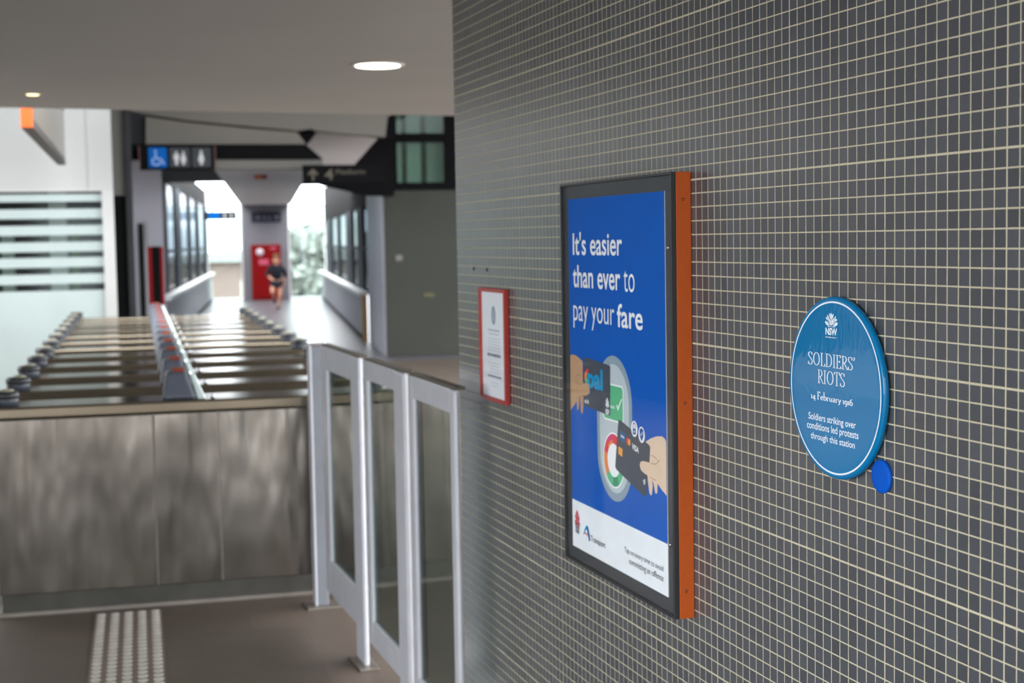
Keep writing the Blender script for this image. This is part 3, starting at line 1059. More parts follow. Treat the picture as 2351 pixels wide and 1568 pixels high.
# tan hand
th = [C1(205, 60), C1(260, 42), C1(330, 55), C1(400, 110), C1(500, 205), C1(508, 720), C1(600, 735), C1(645, 760), C1(670, 860), C1(662, 960), C1(610, 1020),
      C1(520, 1030), C1(520, 1290), C1(508, 1440), C1(480, 1465), C1(455, 1400), C1(440, 1060), C1(428, 1060), C1(412, 1300), C1(400, 1370), C1(372, 1365), C1(355, 1170), C1(290, 1270), C1(205, 1370)]
lay(clipx(th, ix0, ix1), 'tan')


def stroke(pts, w, col):
    Layer.y -= 0.00003
    nib(pm, spline(pts, 5), w, w, lambda u, v: (u, v), Layer.y, PI[col])


stroke([C1(460, 555), C1(415, 520), C1(350, 560), C1(325, 640), C1(365, 725), C1(440, 745), C1(590, 722)], .0009, 'line')
stroke([C1(520, 1020), C1(430, 1060), C1(365, 1130)], .0009, 'line')
# lower card
lay([C3(300, 178), C3(345, 195), C3(810, 590), C3(850, 650), C3(838, 912), C3(800, 1140), C3(782, 1480), C3(755, 1500), C3(728, 1480), C3(270, 1035), C3(246, 985), C3(250, 900)], 'slate')


lay([C3(340, 372), C3(412, 425), C3(405, 565), C3(332, 512)], 'cyan')
lay([C3(345, 384), C3(407, 430), C3(401, 553), C3(338, 507)], 'deep_blue')
lay([C3(345, 425), C3(400, 465), C3(398, 510), C3(342, 470)], 'pale_grey')
mcx, mcz = C3(455, 538)
mdx, mdz = C3(485, 562)
mrad = (C3(455, 472)[1] - C3(462, 590)[1]) / 2
lay(ell(mcx, mcz, mrad, mrad, 24), 'red')
lay(ell(mdx, mdz, mrad, mrad, 24), 'amber')
lay([C3(300, 640), C3(322, 640), C3(372, 680), C3(368, 808), C3(345, 800), C3(300, 758)], 'amber')
# VISA, running down along the card
v0, v1, v2 = C3(528, 665), C3(648, 752), C3(536, 575)
vs_, fs = glyphs('VISA', 0.03)
xa, xb = min(v[0] for v in vs_), max(v[0] for v in vs_)
zh = max(v[1] for v in vs_)
Layer.y -= .00005
pm.add([(v0[0] + (v1[0] - v0[0]) * (v[0] - xa) / (xb - xa) + (v2[0] - v0[0]) * v[1] / zh, Layer.y,
         v0[1] + (v1[1] - v0[1]) * (v[0] - xa) / (xb - xa) + (v2[1] - v0[1]) * v[1] / zh) for v in vs_], fs, PI['letter_white'])
lay([C3(722, 1215), C3(742, 1195), C3(762, 1195), C3(764, 1260), C3(755, 1292), C3(738, 1290)], 'pale_grey')
# badges
for (bx_, by_, top, bot) in ((574, 333, 195, 470), (699, 435, 297, 573)):
    q = C3(bx_, by_)
    rad = (C3(bx_, top)[1] - C3(bx_, bot)[1]) / 2
    lay(ell(q[0], q[1], rad, rad, 32), 'letter_white')
q = C3(574, 350)
lay(rrect(q[0] - .009, q[0] + .009, q[1] - .011, q[1] + .003, .002), 'deep_blue')
stroke([(q[0] - .006, q[1] + .003), (q[0] - .006, q[1] + .012), (q[0], q[1] + .017), (q[0] + .006, q[1] + .012), (q[0] + .006, q[1] + .003)], .0016, 'deep_blue')
lay(ell(q[0], q[1] - .004, .0028, .0028, 12), 'letter_white')
q = C3(699, 435)
lay([(q[0] - .011, q[1] + .012), (q[0], q[1] + .016), (q[0] + .011, q[1] + .012), (q[0] + .010, q[1] - .004), (q[0], q[1] - .016), (q[0] - .010, q[1] - .004)], 'deep_blue')
lay([(q[0] - .006, q[1]), (q[0] - .002, q[1] - .003), (q[0] + .006, q[1] + .006), (q[0] + .0045, q[1] + .008), (q[0] - .002, q[1] + .0005), (q[0] - .0045, q[1] + .002)], 'letter_white')
# pale hand
ph = [C3(768, 555), C3(860, 495), C3(960, 460), C3(1050, 460), C3(1100, 500), C3(1135, 560), C3(1150, 1490), C3(1100, 1440), C3(1040, 1370), C3(975, 1270), C3(972, 1420), C3(955, 1448), C3(935, 1435), C3(912, 1300), C3(885, 1200),
      C3(892, 1330), C3(878, 1460), C3(856, 1475), C3(835, 1430), C3(808, 1230), C3(803, 1135), C3(735, 1085), C3(690, 1040), C3(670, 970), C3(678, 905), C3(710, 884), C3(760, 890), C3(836, 912), C3(850, 650), C3(830, 610)]
lay(clipx(ph, ix0, ix1), 'peach')
stroke([C3(857, 790), C3(900, 800), C3(950, 840), C3(985, 905)], .0008, 'line')
stroke([C3(860, 922), C3(930, 938), C3(985, 905), C3(1022, 856)], .0008, 'line')
stroke([C3(848, 1155), C3(900, 1190), C3(948, 1218)], .0008, 'line')


# headline
def K1(x, y):                              # (1260,370) x3.647
    return PP(1260 + x / 3.647, 370 + y / 3.647)


Layer.y -= .0001


def head(s, xa, ya, xb, top, bold, ref):
    x0, z0 = K1(xa, ya)
    write(pm, s, x0, K1(xb, ya)[0], z0, K1(xa, top)[1] - z0, Layer.y, PI['letter_white'], bold, ref)


head("It's easier", 205, 781, 617, 604, .014, 'I')
head('than ever', 206, 1050, 602, 868, .014, 'h')
head('to', 631, 1092, 722, 915, -.004, 't')
head('pay your', 210, 1330, 552, 1207, -.004, 'x')
head('fare', 575, 1384, 790, 1192, .014, 'f')


# foot of the sheet
def K3(x, y):                              # (1300,1170) x13.067
    return PP(1300 + x / 13.067, 1170 + y / 13.067)


def K4(x, y):                              # (1270,1130) x5.057
    return PP(1270 + x / 5.057, 1130 + y / 5.057)


wq = K3(342, 500)
waratah(pm, wq[0], wq[1], .036, .045, Layer.y, PI['coral'])
nq = K3(290, 650)
write(pm, 'NSW', K3(285, 600)[0], K3(405, 600)[0], K3(345, 668)[1], .026, Layer.y, PI['text_grey'], .03)
write(pm, 'GOVERNMENT', K3(288, 600)[0], K3(402, 600)[0], K3(345, 715)[1], .008, Layer.y, PI['text_grey'], .01)
lay([K3(520, 760), K3(560, 600), K3(600, 490), K3(628, 470), K3(660, 520), K3(700, 720), K3(725, 930), K3(705, 950), K3(690, 920), K3(660, 740), K3(640, 640), K3(615, 590), K3(585, 620), K3(550, 720)], 'cyan')
lay([K3(640, 520), K3(660, 520), K3(700, 720), K3(725, 930), K3(705, 950), K3(690, 920), K3(668, 740)], 'deep_blue')
lay([K3(550, 720), K3(560, 680), K3(600, 690), K3(650, 750), K3(655, 800), K3(610, 745), K3(575, 720)], 'orange')
tq = K3(745, 930)
Layer.y -= .00004
write(pm, 'Transport', tq[0], K3(1185, 1160)[0], tq[1], K3(745, 760)[1] - tq[1], Layer.y, PI['charcoal'], 0.0, 'T')
t0, t1 = K4(832, 690), K4(1282, 905)
write(pm, 'Tap on every time to avoid', t0[0], t1[0], t0[1], K4(832, 630)[1] - t0[1], Layer.y, PI['charcoal'], -.006, 'T')
t0, t1 = K4(886, 828), K4(1284, 1015)
write(pm, 'committing an offence', t0[0], t1[0], t0[1], (K4(886, 783)[1] - t0[1]), Layer.y, PI['charcoal'], -.006, 'x')
poster = pm.build('poster', PM, case)
poster['label'] = 'printed sheet on paying fares with cards and phones'

# ------------------------------------------------------------------ round heritage plaque
PS, PZ, PRAD = 2.5175, 1.4712, 0.1655
plq = thing('heritage_plaque', 'round glossy blue heritage plaque with white lettering', 'plaque', wall_pt(PS, PZ), WROT)
blue_enamel, n_, l_, b_ = newmat('blue_enamel')
tcn = n_.new('ShaderNodeTexCoord')
nzn = n_.new('ShaderNodeTexNoise')
nzn.inputs['Scale'].default_value = 3
l_.new(tcn.outputs['Object'], nzn.inputs['Vector'])
crp = n_.new('ShaderNodeValToRGB')
crp.color_ramp.elements[0].color = lin((0, 106, 158))
crp.color_ramp.elements[1].color = lin((0, 114, 168))
l_.new(nzn.outputs['Fac'], crp.inputs[0])
l_.new(crp.outputs[0], b_.inputs['Base Color'])
b_.inputs['Roughness'].default_value = 0.5
b_.inputs['Specular IOR Level'].default_value = 0.05
b_.inputs['Coat Weight'].default_value = 0.6
b_.inputs['Coat Roughness'].default_value = 0.03
mpn = n_.new('ShaderNodeMapping')
mpn.inputs['Scale'].default_value = (1.6, 1, 0.7)
n2n = n_.new('ShaderNodeTexNoise')
n2n.inputs['Scale'].default_value = 62
n2n.inputs['Detail'].default_value = 2
l_.new(tcn.outputs['Object'], mpn.inputs['Vector'])
l_.new(mpn.outputs[0], n2n.inputs['Vector'])
bpn = n_.new('ShaderNodeBump')
bpn.inputs['Distance'].default_value = 0.00022
l_.new(n2n.outputs['Fac'], bpn.inputs['Height'])
l_.new(bpn.outputs[0], b_.inputs['Coat Normal'])
prof = [(PRAD - .002, 0.004), (PRAD, 0.006), (PRAD, 0.011), (PRAD - .0008, 0.0135), (PRAD - .003, 0.0150), (PRAD - .006, 0.0152)]
for k in range(1, 9):
    r = (PRAD - .006) * (1 - k / 8.0) + 0.0005
    prof.append((r, 0.0152 - 0.0002 * math.sin(math.pi * k / 16)))
disc = MB().lathe(prof, 96, 'y').build('disc', blue_enamel, plq)
MB().lathe([(PRAD * .8, 0.0005), (PRAD * .8, 0.006)], 48, 'y').build('back_plate', MT['dark_steel'], plq)
LO = 0.01545
white_e = ink('white_enamel', (226, 236, 244), 0.35)
lm = MB()
rg = 5.187 * 0.03
N = 96
ring_v = []
for r in (rg - .0016, rg + .0016):
    ring_v += [(r * math.cos(2 * math.pi * k / N), -LO, r * math.sin(2 * math.pi * k / N)) for k in range(N)]
lm.add(ring_v, [(k, k + N, (k + 1) % N + N, (k + 1) % N) for k in range(N)])


def Q4(x, y):                              # (1780,660) x6.533
    s, z = on_wall(1780 + x / 6.533, 660 + y / 6.533, LO)
    return (s - PS, z - PZ)


def Q5(x, y):                              # (1780,860) x5.407
    s, z = on_wall(1780 + x / 5.407, 860 + y / 5.407, LO)
    return (s - PS, z - PZ)


def line(fn, Q, s, xa, ya, xb, yb, top, **k):
    a, b = Q(xa, ya), Q(xb, yb)
    zb = (a[1] + b[1]) / 2
    fn(lm, s, a[0], b[0], zb, Q(xa, top)[1] - a[1], -LO, **k)


line(write_serif, Q4, "SOLDIERS'", 492, 1148, 1200, 1252, 958)
line(write_serif, Q4, 'RIOTS', 634, 1432, 1048, 1494, 1233)
line(write_serif, Q5, '14 February 1916', 442, 292, 962, 386, 194, wx=.072, wz=.042)
for s, xa, ya, xb, yb, top, ref in (('Soldiers striking over', 413, 548, 1000, 668, 464, 'S'), ('conditions led protests', 393, 656, 1032, 800, 570, 'd'),
                                    ('through this station', 440, 790, 986, 914, 712, 'h')):
    line(write, Q5, s, xa, ya, xb, yb, top, bold=.012, ref=ref)
line(write, Q4, 'NSW', 752, 700, 926, 719, 600, bold=.04)
line(write, Q4, 'GOVERNMENT', 750, 750, 922, 766, 734, bold=.03)
wc = Q4(840, 580)
wt = Q4(838, 376)
waratah(lm, wc[0], wc[1], Q4(936, 520)[0] - Q4(745, 515)[0], wt[1] - wc[1], -LO)
lm.build('lettering', white_e, plq)['label'] = 'white ring, crest and lettering'
# petal veins
vm = MB()
ww, hh = Q4(936, 520)[0] - Q4(745, 515)[0], wt[1] - wc[1]
for pts in ([(-.005, .05), (0, .42), (-.17, .68)], [(0, .42), (.2, .7)], [(-.12, .04), (-.2, .3), (-.27, .6)], [(.1, .04), (.2, .3), (.25, .6)], [(-.16, .04), (-.27, .25), (-.31, .45)], [(.16, .04), (.28, .25), (.3, .4)]):
    nib(vm, spline(pts, 4), .010, .010, lambda u, v: (wc[0] + u * ww, wc[1] + v * hh), -LO - .0002)
vm.build('crest_lines', blue_enamel, plq)

# small plain blue disc
cs, cz_ = 2.657, 1.330
o = MB().lathe([(0.0285, 0.0005), (0.0292, 0.0015), (0.0292, 0.0055), (0.0280, 0.0068), (0.020, 0.0070), (0.0005, 0.0070)], 48, 'y').build('wall_disc', mat('royal_blue_plastic', (2, 82, 186), 0.5, var=0.04, scale=20, spec=0.15))
place(o, wall_pt(cs, cz_), WROT)
tag(o, 'small plain royal blue disc at lower right of the round plaque', 'disc')

# red framed notice
nt_ = thing('notice_frame', 'red framed notice sheet on the tiled wall left of the advertising case', 'notice', wall_pt(0.4355, 1.2395), WROT)
nw, nh = 0.137, 0.357
mb = MB()
for q in ((-nw, -nw + .012, 0, nh), (nw - .012, nw, 0, nh), (-nw + .012, nw - .012, 0, .012), (-nw + .012, nw - .012, nh - .012, nh)):
    mb.box(q[0], q[1], -0.017, -0.001, q[2], q[3])
mb.build('frame', MT['red_frame'], nt_, 0.002)
nm_ = MB().box(-nw + .012, nw - .012, -0.008, -0.002, .012, nh - .012, 0)
yk = -0.0082
nm_.flat(ell(0, nh - .085, .022, .030, 24), yk, 1)
nm_.flat(ell(0, nh - .085, .014, .021, 24), yk - .0001, 2)
rnd = random.Random(4)
for z0, ln, th_, mi in [(nh - .135, .12, .005, 2), (nh - .146, .10, .003, 2)] + [(nh - .160 - .0095 * k, .13 - .02 * rnd.random(), .0018, 2) for k in range(5)] + \
        [(nh - .216, .14, .009, 3)] + [(nh - .238 - .0095 * k, .13 - .03 * rnd.random(), .0018, 2) for k in range(4)] + [(nh - .282, .14, .006, 3)] + \
        [(nh - .30 - .01 * k, .10 - .03 * rnd.random(), .0016, 2) for k in range(2)]:
    x = -ln / 2
    while x < ln / 2:
        wlen = rnd.uniform(.008, .02)
        nm_.flat([(x, z0), (min(x + wlen, ln / 2), z0), (min(x + wlen, ln / 2), z0 + th_), (x, z0 + th_)], yk, mi)
        x += wlen + .003
nm_.build('sheet', [MT['paper'], ink('crest_ink', (128, 148, 172)), ink('pale_ink', (170, 176, 192)), ink('dark_ink', (104, 112, 130))], nt_)
MB().box(-nw + .012, nw - .012, -0.0125, -0.0115, .012, nh - .012).build('cover_sheet', MT['poster_glass'], nt_)

for (px, py), lb in (((1088, 617), 'dark plugged hole in the tiles above the red framed notice, left of two'),
                     ((1118, 620), 'dark plugged hole in the tiles directly above the red framed notice, right of two'),
                     ((1106, 862), 'dark plugged hole in the tiles left of the lower edge of the red framed notice')):
    s, z = on_wall(px, py)
    o = MB().lathe([(0.0055, 0.0), (0.0055, 0.002), (0.003, 0.0028)], 16, 'y').build('wall_plug', MT['charcoal'])
    place(o, wall_pt(s, z, 0.0), WROT)
    tag(o, lb, 'wall plug', 'plugged holes in the tiled wall')

# ------------------------------------------------------------------ glass screens between gates and wall
SP0 = Vector((0.775, 7.066, 0))
SD = Vector((-0.0666, 0.9978, 0))          # runs away along the screens


def scr(s, off=0.0):
    p = SP0 + SD * s + Vector((SD.y, -SD.x, 0)) * off
    return (p.x, p.y, 0)


SROT = math.atan2(-SD.y, -SD.x)           # local x towards the camera, local y into the screen


def glass_screen(s0, s1, ls, rs, z0, zt, g0, g1, leg, label):
    t = thing('glass_screen', label, 'glass screen', scr(s0), SROT, 'silver framed glass screens beside the gates')
    L = abs(s1 - s0)
    T = 0.022
    mb = MB()
    mb.box(0, ls, 0, T, z0, zt - .004).box(L - rs, L, 0, T, z0 if not leg else 0.004, zt - .004)
    fr_ = mb.build('stile', MT['silver'], t, 0.010)
    MB().box(ls - .002, L - rs + .002, 0.001, T, g1, zt - .004).build('top_rail', MT['silver'], t, 0.004)
    MB().box(ls - .002, L - rs + .002, 0.001, T, z0, g0).build('bottom_rail', MT['silver'], t, 0.004)
    MB().box(0.006, L - .006, 0.006, T + .020, zt - .006, zt + .004).build('top_cap', MT['bronze'], t, 0.002)
    MB().box(ls, L - rs, 0.010, 0.016, g0, g1).build('pane', MT['pane'], t)
    MB().box(ls - .001, ls + .004, 0.016, T + .012, g0, g1).box(ls + .004, L - rs, 0.016, T + .002, g0 - .001, g0 + .004).build('inner_strip', MT['frame_edge'], t)  # dark strips along the inner edges of the frame
    if leg:
        MB().box(L - rs - .02, L + .05, -0.03, T + .03, 0.0, 0.008).build('foot_plate', MT['galv'], t, 0.002)
    return t


glass_screen(-0.337, -1.145, .125, .16, .145, 1.285, .305, 1.175, True, 'silver framed glass screen farthest along the row, next to the free standing post')
glass_screen(-1.243, -1.90, .068, .145, .132, 1.285, .235, 1.204, True, 'middle one of three silver framed glass screens beside the tiled wall')
glass_screen(-1.977, -2.570, .068, .055, .12, 1.285, .213, 1.202, False, 'nearest silver framed glass screen, touching the end of the tiled wall')
t = thing('screen_post', 'square silver post at the far end of the glass screens', 'post', scr(0.0), SROT)
MB().box(0.0, 0.07, 0.0, 0.062, 0.006, 1.262).build('post', MT['silver_shaded'], t, 0.006)
MB().box(-0.002, 0.072, -0.003, 0.006, 0.006, 1.262).build('lit_side', MT['silver'], t, 0.002)  # bright lit left face of the post, set off as a lighter layer
MB().box(-0.01, 0.08, -0.008, 0.07, 1.262, 1.276).build('cap', MT['chrome'], t, 0.003)
MB().box(-0.04, 0.12, -0.05, 0.11, 0.0, 0.008).build('foot_plate', MT['galv'], t, 0.002)

# ------------------------------------------------------------------ ticket gates
GX0, GX1, GY, GP, GD, GH = -0.685, 1.15, 7.262, 0.78, 0.30, 1.0
NG = 12
ORD = ['nearest', 'second', 'third', 'fourth', 'fifth', 'sixth', 'seventh', 'eighth', 'ninth', 'tenth', 'eleventh', 'farthest']


def make_gate():
    t = thing('ticket_gate', 'x', 'ticket gate', (0, GY, 0), 0, 'row of ticket gate cabinets')
    mb = MB()
    for x0, x1 in ((GX0, 0.0445), (0.0515, 0.3525), (0.3595, GX1)):
        mb.box(x0, x1, 0.0, 0.008, 0.105, GH - 0.062)
    mb.box(GX0 + .004, GX1 - .004, 0.0085, GD, 0.105, GH - 0.062, 1)  # pale core seen through the seams paints their highlight
    mb.build('body', [MT['stainless'], MT['galv']], t, 0.0025)
    MB().box(GX0 - .004, GX1 + .004, -0.006, GD + .006, GH - 0.060, GH).build('top_cap', MT['stainless_top'], t, 0.012, 3)
    MB().box(GX0 + .01, GX1 - .01, 0.012, GD - .012, 0.02, 0.105).build('plinth', MT['plinth'], t)
    MB().box(GX0 - .01, GX1 + .01, -0.012, GD + .01, 0.0, 0.022).build('base_edge', MT['galv'], t, 0.003)
    for x, sg in ((GX0 + .055, -1), (GX1 - .055, 1)):
        rd = MB().lathe([(0.060, GH), (0.058, GH + .035), (0.050, GH + .050)], 28, 'z', (x, 0.10, 0)).build('reader', MT['reader'], t)
        MB().lathe([(0.062, GH + .034), (0.064, GH + .052), (0.058, GH + .066), (0.045, GH + .068)], 28, 'z', (x, 0.10, 0)).build('reader_head', MT['charcoal'], rd)
        MB().lathe([(0.032, GH + .068), (0.034, GH + .074), (0.02, GH + .078)], 24, 'z', (x - sg * .006, 0.10, 0)).build('reader_disc', MT['tan_disc'], rd)
    hb = MB()
    b0, b1, t0_, t1_, hz = 0.095, 0.290, 0.115, 0.225, 0.135
    hb.add([(b0, 0.02, GH), (b1 - .03, 0.02, GH), (b1 - .03, GD - .03, GH), (b0, GD - .03, GH),
            (t0_, 0.06, GH + hz), (t1_ - .01, 0.06, GH + hz), (t1_ - .01, GD - .06, GH + hz), (t0_, GD - .06, GH + hz)],
           [(0, 3, 2, 1), (4, 5, 6, 7), (0, 1, 5, 4), (1, 2, 6, 5), (2, 3, 7, 6), (3, 0, 4, 7)])
    hp = hb.build('paddle_housing', MT['hump'], t, 0.022, 4)
    MB().box(0.150, 0.206, 0.075, GD - .075, GH + hz - .002, GH + hz + .008).build('indicator_strip', MT['orange_lens'], hp, 0.003)
    wg = MB()
    wg.add([(b1 - .028, 0.03, GH), (b1 + .012, 0.03, GH), (b1 + .012, GD - .05, GH), (b1 - .028, GD - .05, GH),
            (t1_ + .004, 0.07, GH + hz - .012), (t1_ + .028, 0.07, GH + hz - .02), (t1_ + .028, GD - .08, GH + hz - .02), (t1_ + .004, GD - .08, GH + hz - .012)],
           [(0, 3, 2, 1), (4, 5, 6, 7), (0, 1, 5, 4), (1, 2, 6, 5), (2, 3, 7, 6), (3, 0, 4, 7)])
    wg.build('paddle_wing', MT['acrylic'], t, 0.008, 3)
    MB().lathe([(0.011, GH), (0.011, GH + .012), (0.006, GH + .017)], 14, 'z', (0.335, 0.05, 0)).build('bollard_stud', MT['chrome'], t)
    return t


def kids(o):
    return [c for c in list(bpy.data.objects) if c.parent == o]


def copy_tree(o, parent=None):
    c = o.copy()
    COL.objects.link(c)
    c.parent = parent
    for ch in kids(o):
        copy_tree(ch, c)
    return c


gate = make_gate()
for i in range(NG):
    g_ = gate if i == 0 else copy_tree(gate)
    g_.location = (0, GY + GP * i, 0)
    g_['label'] = ('nearest stainless ticket gate, its long side panel facing the camera' if i == 0 else
                   'farthest stainless ticket gate at the end of the row' if i == NG - 1 else
                   '%s stainless ticket gate of the row, counted from the nearest' % ORD[i])

# ------------------------------------------------------------------ tactile strip on the floor
t = thing('tactile_strip', 'strip of tactile studs in the paving before the nearest gate', 'tactile paving', (-0.097, 6.0, 0))
mb = MB()
mb.box(-0.155, 0.155, -2.0, 1.18, 0.0, 0.0035)
mb.build('paver', MT['tactile'], t)
# one continuous sheet of raised studs
mb = MB()
for i in range(5):
    for j in range(53):
        cx_, cy_ = -0.124 + i * .062, -1.97 + j * .06
        sq = [(.031, 0), (.031, .03), (0, .03), (-.031, .03), (-.031, 0), (-.031, -.03), (0, -.03), (.031, -.03)]
        v_ = [(cx_ + p_, cy_ + q_, .004) for p_, q_ in sq]
        for r_, z_ in ((.0215, .004), (.0185, .0095), (.013, .0102)):
            v_ += [(cx_ + r_ * math.cos(k * math.pi / 4), cy_ + r_ * math.sin(k * math.pi / 4), z_) for k in range(8)]
        f0 = [(k, (k + 1) % 8, 8 + (k + 1) % 8, 8 + k) for k in range(8)]
        mb.add(v_, f0, 0)
        o_ = len(mb.v) - 32
        for rr2 in (8, 16):
            for k in range(8):
                mb.f.append([o_ + rr2 + k, o_ + rr2 + (k + 1) % 8, o_ + rr2 + 8 + (k + 1) % 8, o_ + rr2 + 8 + k])
                mb.m.append(1)
                mb.sm.append(False)
        mb.f.append([o_ + 24 + k for k in range(8)])
        mb.m.append(1)
        mb.sm.append(False)
so = mb.build('stud_sheet', [MT['tactile'], MT['stud']], t)
bm = bmesh.new()
bm.from_mesh(so.data)
bmesh.ops.remove_doubles(bm, verts=bm.verts, dist=0.0004)
bm.to_mesh(so.data)
bm.free()

# ------------------------------------------------------------------ ceiling lamps
p = at_z(867, 148, cz)
t = thing('downlight', 'large round white downlight in the ceiling', 'ceiling light', (p.x, p.y, cz))
MB().lathe([(0.120, -0.006), (0.145, -0.006), (0.147, -0.001), (0.120, -0.0005)], 48).build('ring', MT['trim_white'], t)
MB().lathe([(0.121, -0.009), (0.119, -0.0105), (0.02, -0.011)], 48).build('diffuser', MT['downlight'], t)
p = at_z(75, 215, cz)
t = thing('spotlight', 'small warm spotlight near the left edge of the ceiling', 'ceiling light', (p.x, p.y, cz))
MB().lathe([(0.037, -0.005), (0.052, -0.005), (0.054, -0.001), (0.037, -0.0005)], 32).build('ring', MT['trim_white'], t)
MB().lathe([(0.0375, -0.008), (0.036, -0.0095), (0.006, -0.010)], 32).build('lens', MT['spot'], t)

# ------------------------------------------------------------------ hanging display and signs
yd = 11.6
q0, q1 = at_y(48, 293, yd), at_y(76, 293, yd)
far = at_z(152, 379, q0.z)
t = thing('hanging_display', 'dark hanging display with an orange end, under the ceiling edge at left', 'display', (q0.x, yd, q0.z))
dw, dl = q1.x - q0.x, min(far.y - yd, 5.6)
MB().box(0, dw, 0.0, 0.03, 0, 0.62).build('end_cap', MT['orange'], t, 0.004)['label'] = 'orange end cap'
MB().box(0.004, dw - .004, 0.03, dl, 0.012, 0.62).build('casing', MT['charcoal'], t)
MB().box(dw - .004, dw, 0.10, dl - .08, 0.06, 0.56).build('screen', mat('unlit_grey_screen', (104, 98, 90), 0.25, var=0.15, scale=1.2), t)
MB().box(0.0, dw + .004, 0.03, dl, 0.0, 0.012).build('bottom_trim', mat('brown_trim', (74, 54, 44), 0.5), t)
for yy_ in (0.8, dl - .8):
    MB().box(dw / 2 - .015, dw / 2 + .015, yy_, yy_ + .03, 0.62, 4.2 - q0.z).build('hanger', MT['dark_steel'], t)

# pictogram sign
ys = 20.25
a, b2 = at_y(322, 390, ys), at_y(492, 335, ys)
sw, sh = b2.x - a.x, b2.z - a.z
t = thing('hanging_sign', 'black hanging sign with blue wheelchair square and toilet pictograms', 'sign', (a.x, ys, a.z))
MB().box(0, sw, 0, 0.12, 0, sh).build('panel', MT['black'], t, 0.006)
MB().box(-.012, 0.0, 0, 0.12, 0, sh).box(sw, sw + .012, 0, 0.12, 0, sh).build('end_trim', mat('rust_trim', (92, 48, 30), 0.5), t)
for x in (sw * .2, sw * .8):
    MB().box(x - .02, x + .02, 0.12, 0.262, sh - .06, sh - .02).build('bracket', MT['dark_steel'], t)
gr_ = ink('pictogram_grey', (58, 60, 64))
wh_ = ink('pictogram_white', (186, 186, 186))
bl_ = ink('pictogram_blue', (0, 84, 160))
bw_ = ink('pictogram_pale_blue', (150, 170, 205))
fx = lambda px: at_y(px, 360, ys).x - a.x
mb = MB().box(fx(341), fx(383), -0.006, 0.0, sh * .10, sh * .93, 0)
mb.build('blue_square', bl_, t)


def person_pic(mb, x, z, h, y, mi, skirt=False):
    mb.flat(ell(x, z + h * .90, h * .09, h * .09, 14), y, mi)
    if skirt:
        mb.flat([(x - h * .1, z + h * .78), (x + h * .1, z + h * .78), (x + h * .22, z + h * .25), (x - h * .22, z + h * .25)], y, mi)
        mb.flat([(x - h * .1, z + h * .25), (x + h * .1, z + h * .25), (x + h * .09, z), (x - h * .09, z)], y, mi)
    else:
        mb.flat([(x - h * .19, z + h * .78), (x + h * .19, z + h * .78), (x + h * .19, z + h * .38), (x + h * .11, z + h * .38), (x + h * .10, z), (x - h * .10, z), (x - h * .11, z + h * .38), (x - h * .19, z + h * .38)], y, mi)


mb = MB()
xc, zc_ = fx(358), sh * .2
k = sh * .62
fnw = lambda u, v: (xc + u * k, zc_ + v * k)
nib(mb, [(u, v) for u, v in [(-.02, .78), (0, .42), (.32, .42), (.46, .10), (.56, .13)]], .055, .055, fnw, -0.008)
nib(mb, spline([(-.14, .48), (-.24, .3), (-.2, .1), (-.04, .0), (.16, .04), (.26, .2)]), .045, .045, fnw, -0.008)
mb.flat([fnw(u, v) for u, v in ell(-.03, .93, .085, .085, 14)], -0.008)
mb.build('wheelchair_symbol', bw_, t)
mb = MB().box(fx(389), fx(436), -0.004, 0.0, sh * .10, sh * .93, 1).box(fx(441), fx(484), -0.004, 0.0, sh * .10, sh * .93, 1)
person_pic(mb, fx(405), sh * .2, sh * .58, -0.006, 0)
person_pic(mb, fx(421), sh * .2, sh * .58, -0.006, 0, True)
person_pic(mb, fx(462), sh * .2, sh * .62, -0.006, 0, True)
mb.build('toilet_symbols', [wh_, gr_], t)

# platform sign
ys2 = 20.25
a, b2 = at_y(697, 421, ys2), at_y(880, 378, ys2)
sw, sh = b2.x - a.x, b2.z - a.z
t = thing('hanging_sign', 'black hanging sign with an arrow, the figure 4 and the word Platform', 'sign', (a.x, ys2, a.z))
MB().box(0, sw, 0, 0.12, 0, sh).build('panel', MT['black'], t, 0.006)
for x in (.08, .2):
    MB().box(x - .02, x + .02, 0.12, 0.302, sh - .06, sh - .02).build('bracket', MT['dark_steel'], t)
dim = ink('dim_lettering', (84, 79, 70))
fx = lambda px: at_y(px, 400, ys2).x - a.x
fz = lambda py: at_y(760, py, ys2).z - a.z
mb = MB()
mb.flat([(fx(716), fz(415)), (fx(721), fz(415)), (fx(721), fz(397)), (fx(728), fz(403)), (fx(731), fz(399)), (fx(718.5), fz(387)), (fx(706), fz(399)), (fx(709), fz(403)), (fx(716), fz(397))], -0.003)
mb.build('arrow', dim, t)
mb = MB()
write(mb, '4', fx(745), fx(765), fz(412), fz(388) - fz(412), -0.003, 0, .02)
mb.build('figure', dim, t)
mb = MB()
write(mb, 'Platform', fx(771), fx(838), fz(400), fz(389) - fz(400), -0.003, 0, .008, 'P')
mb.build('word', dim, t)


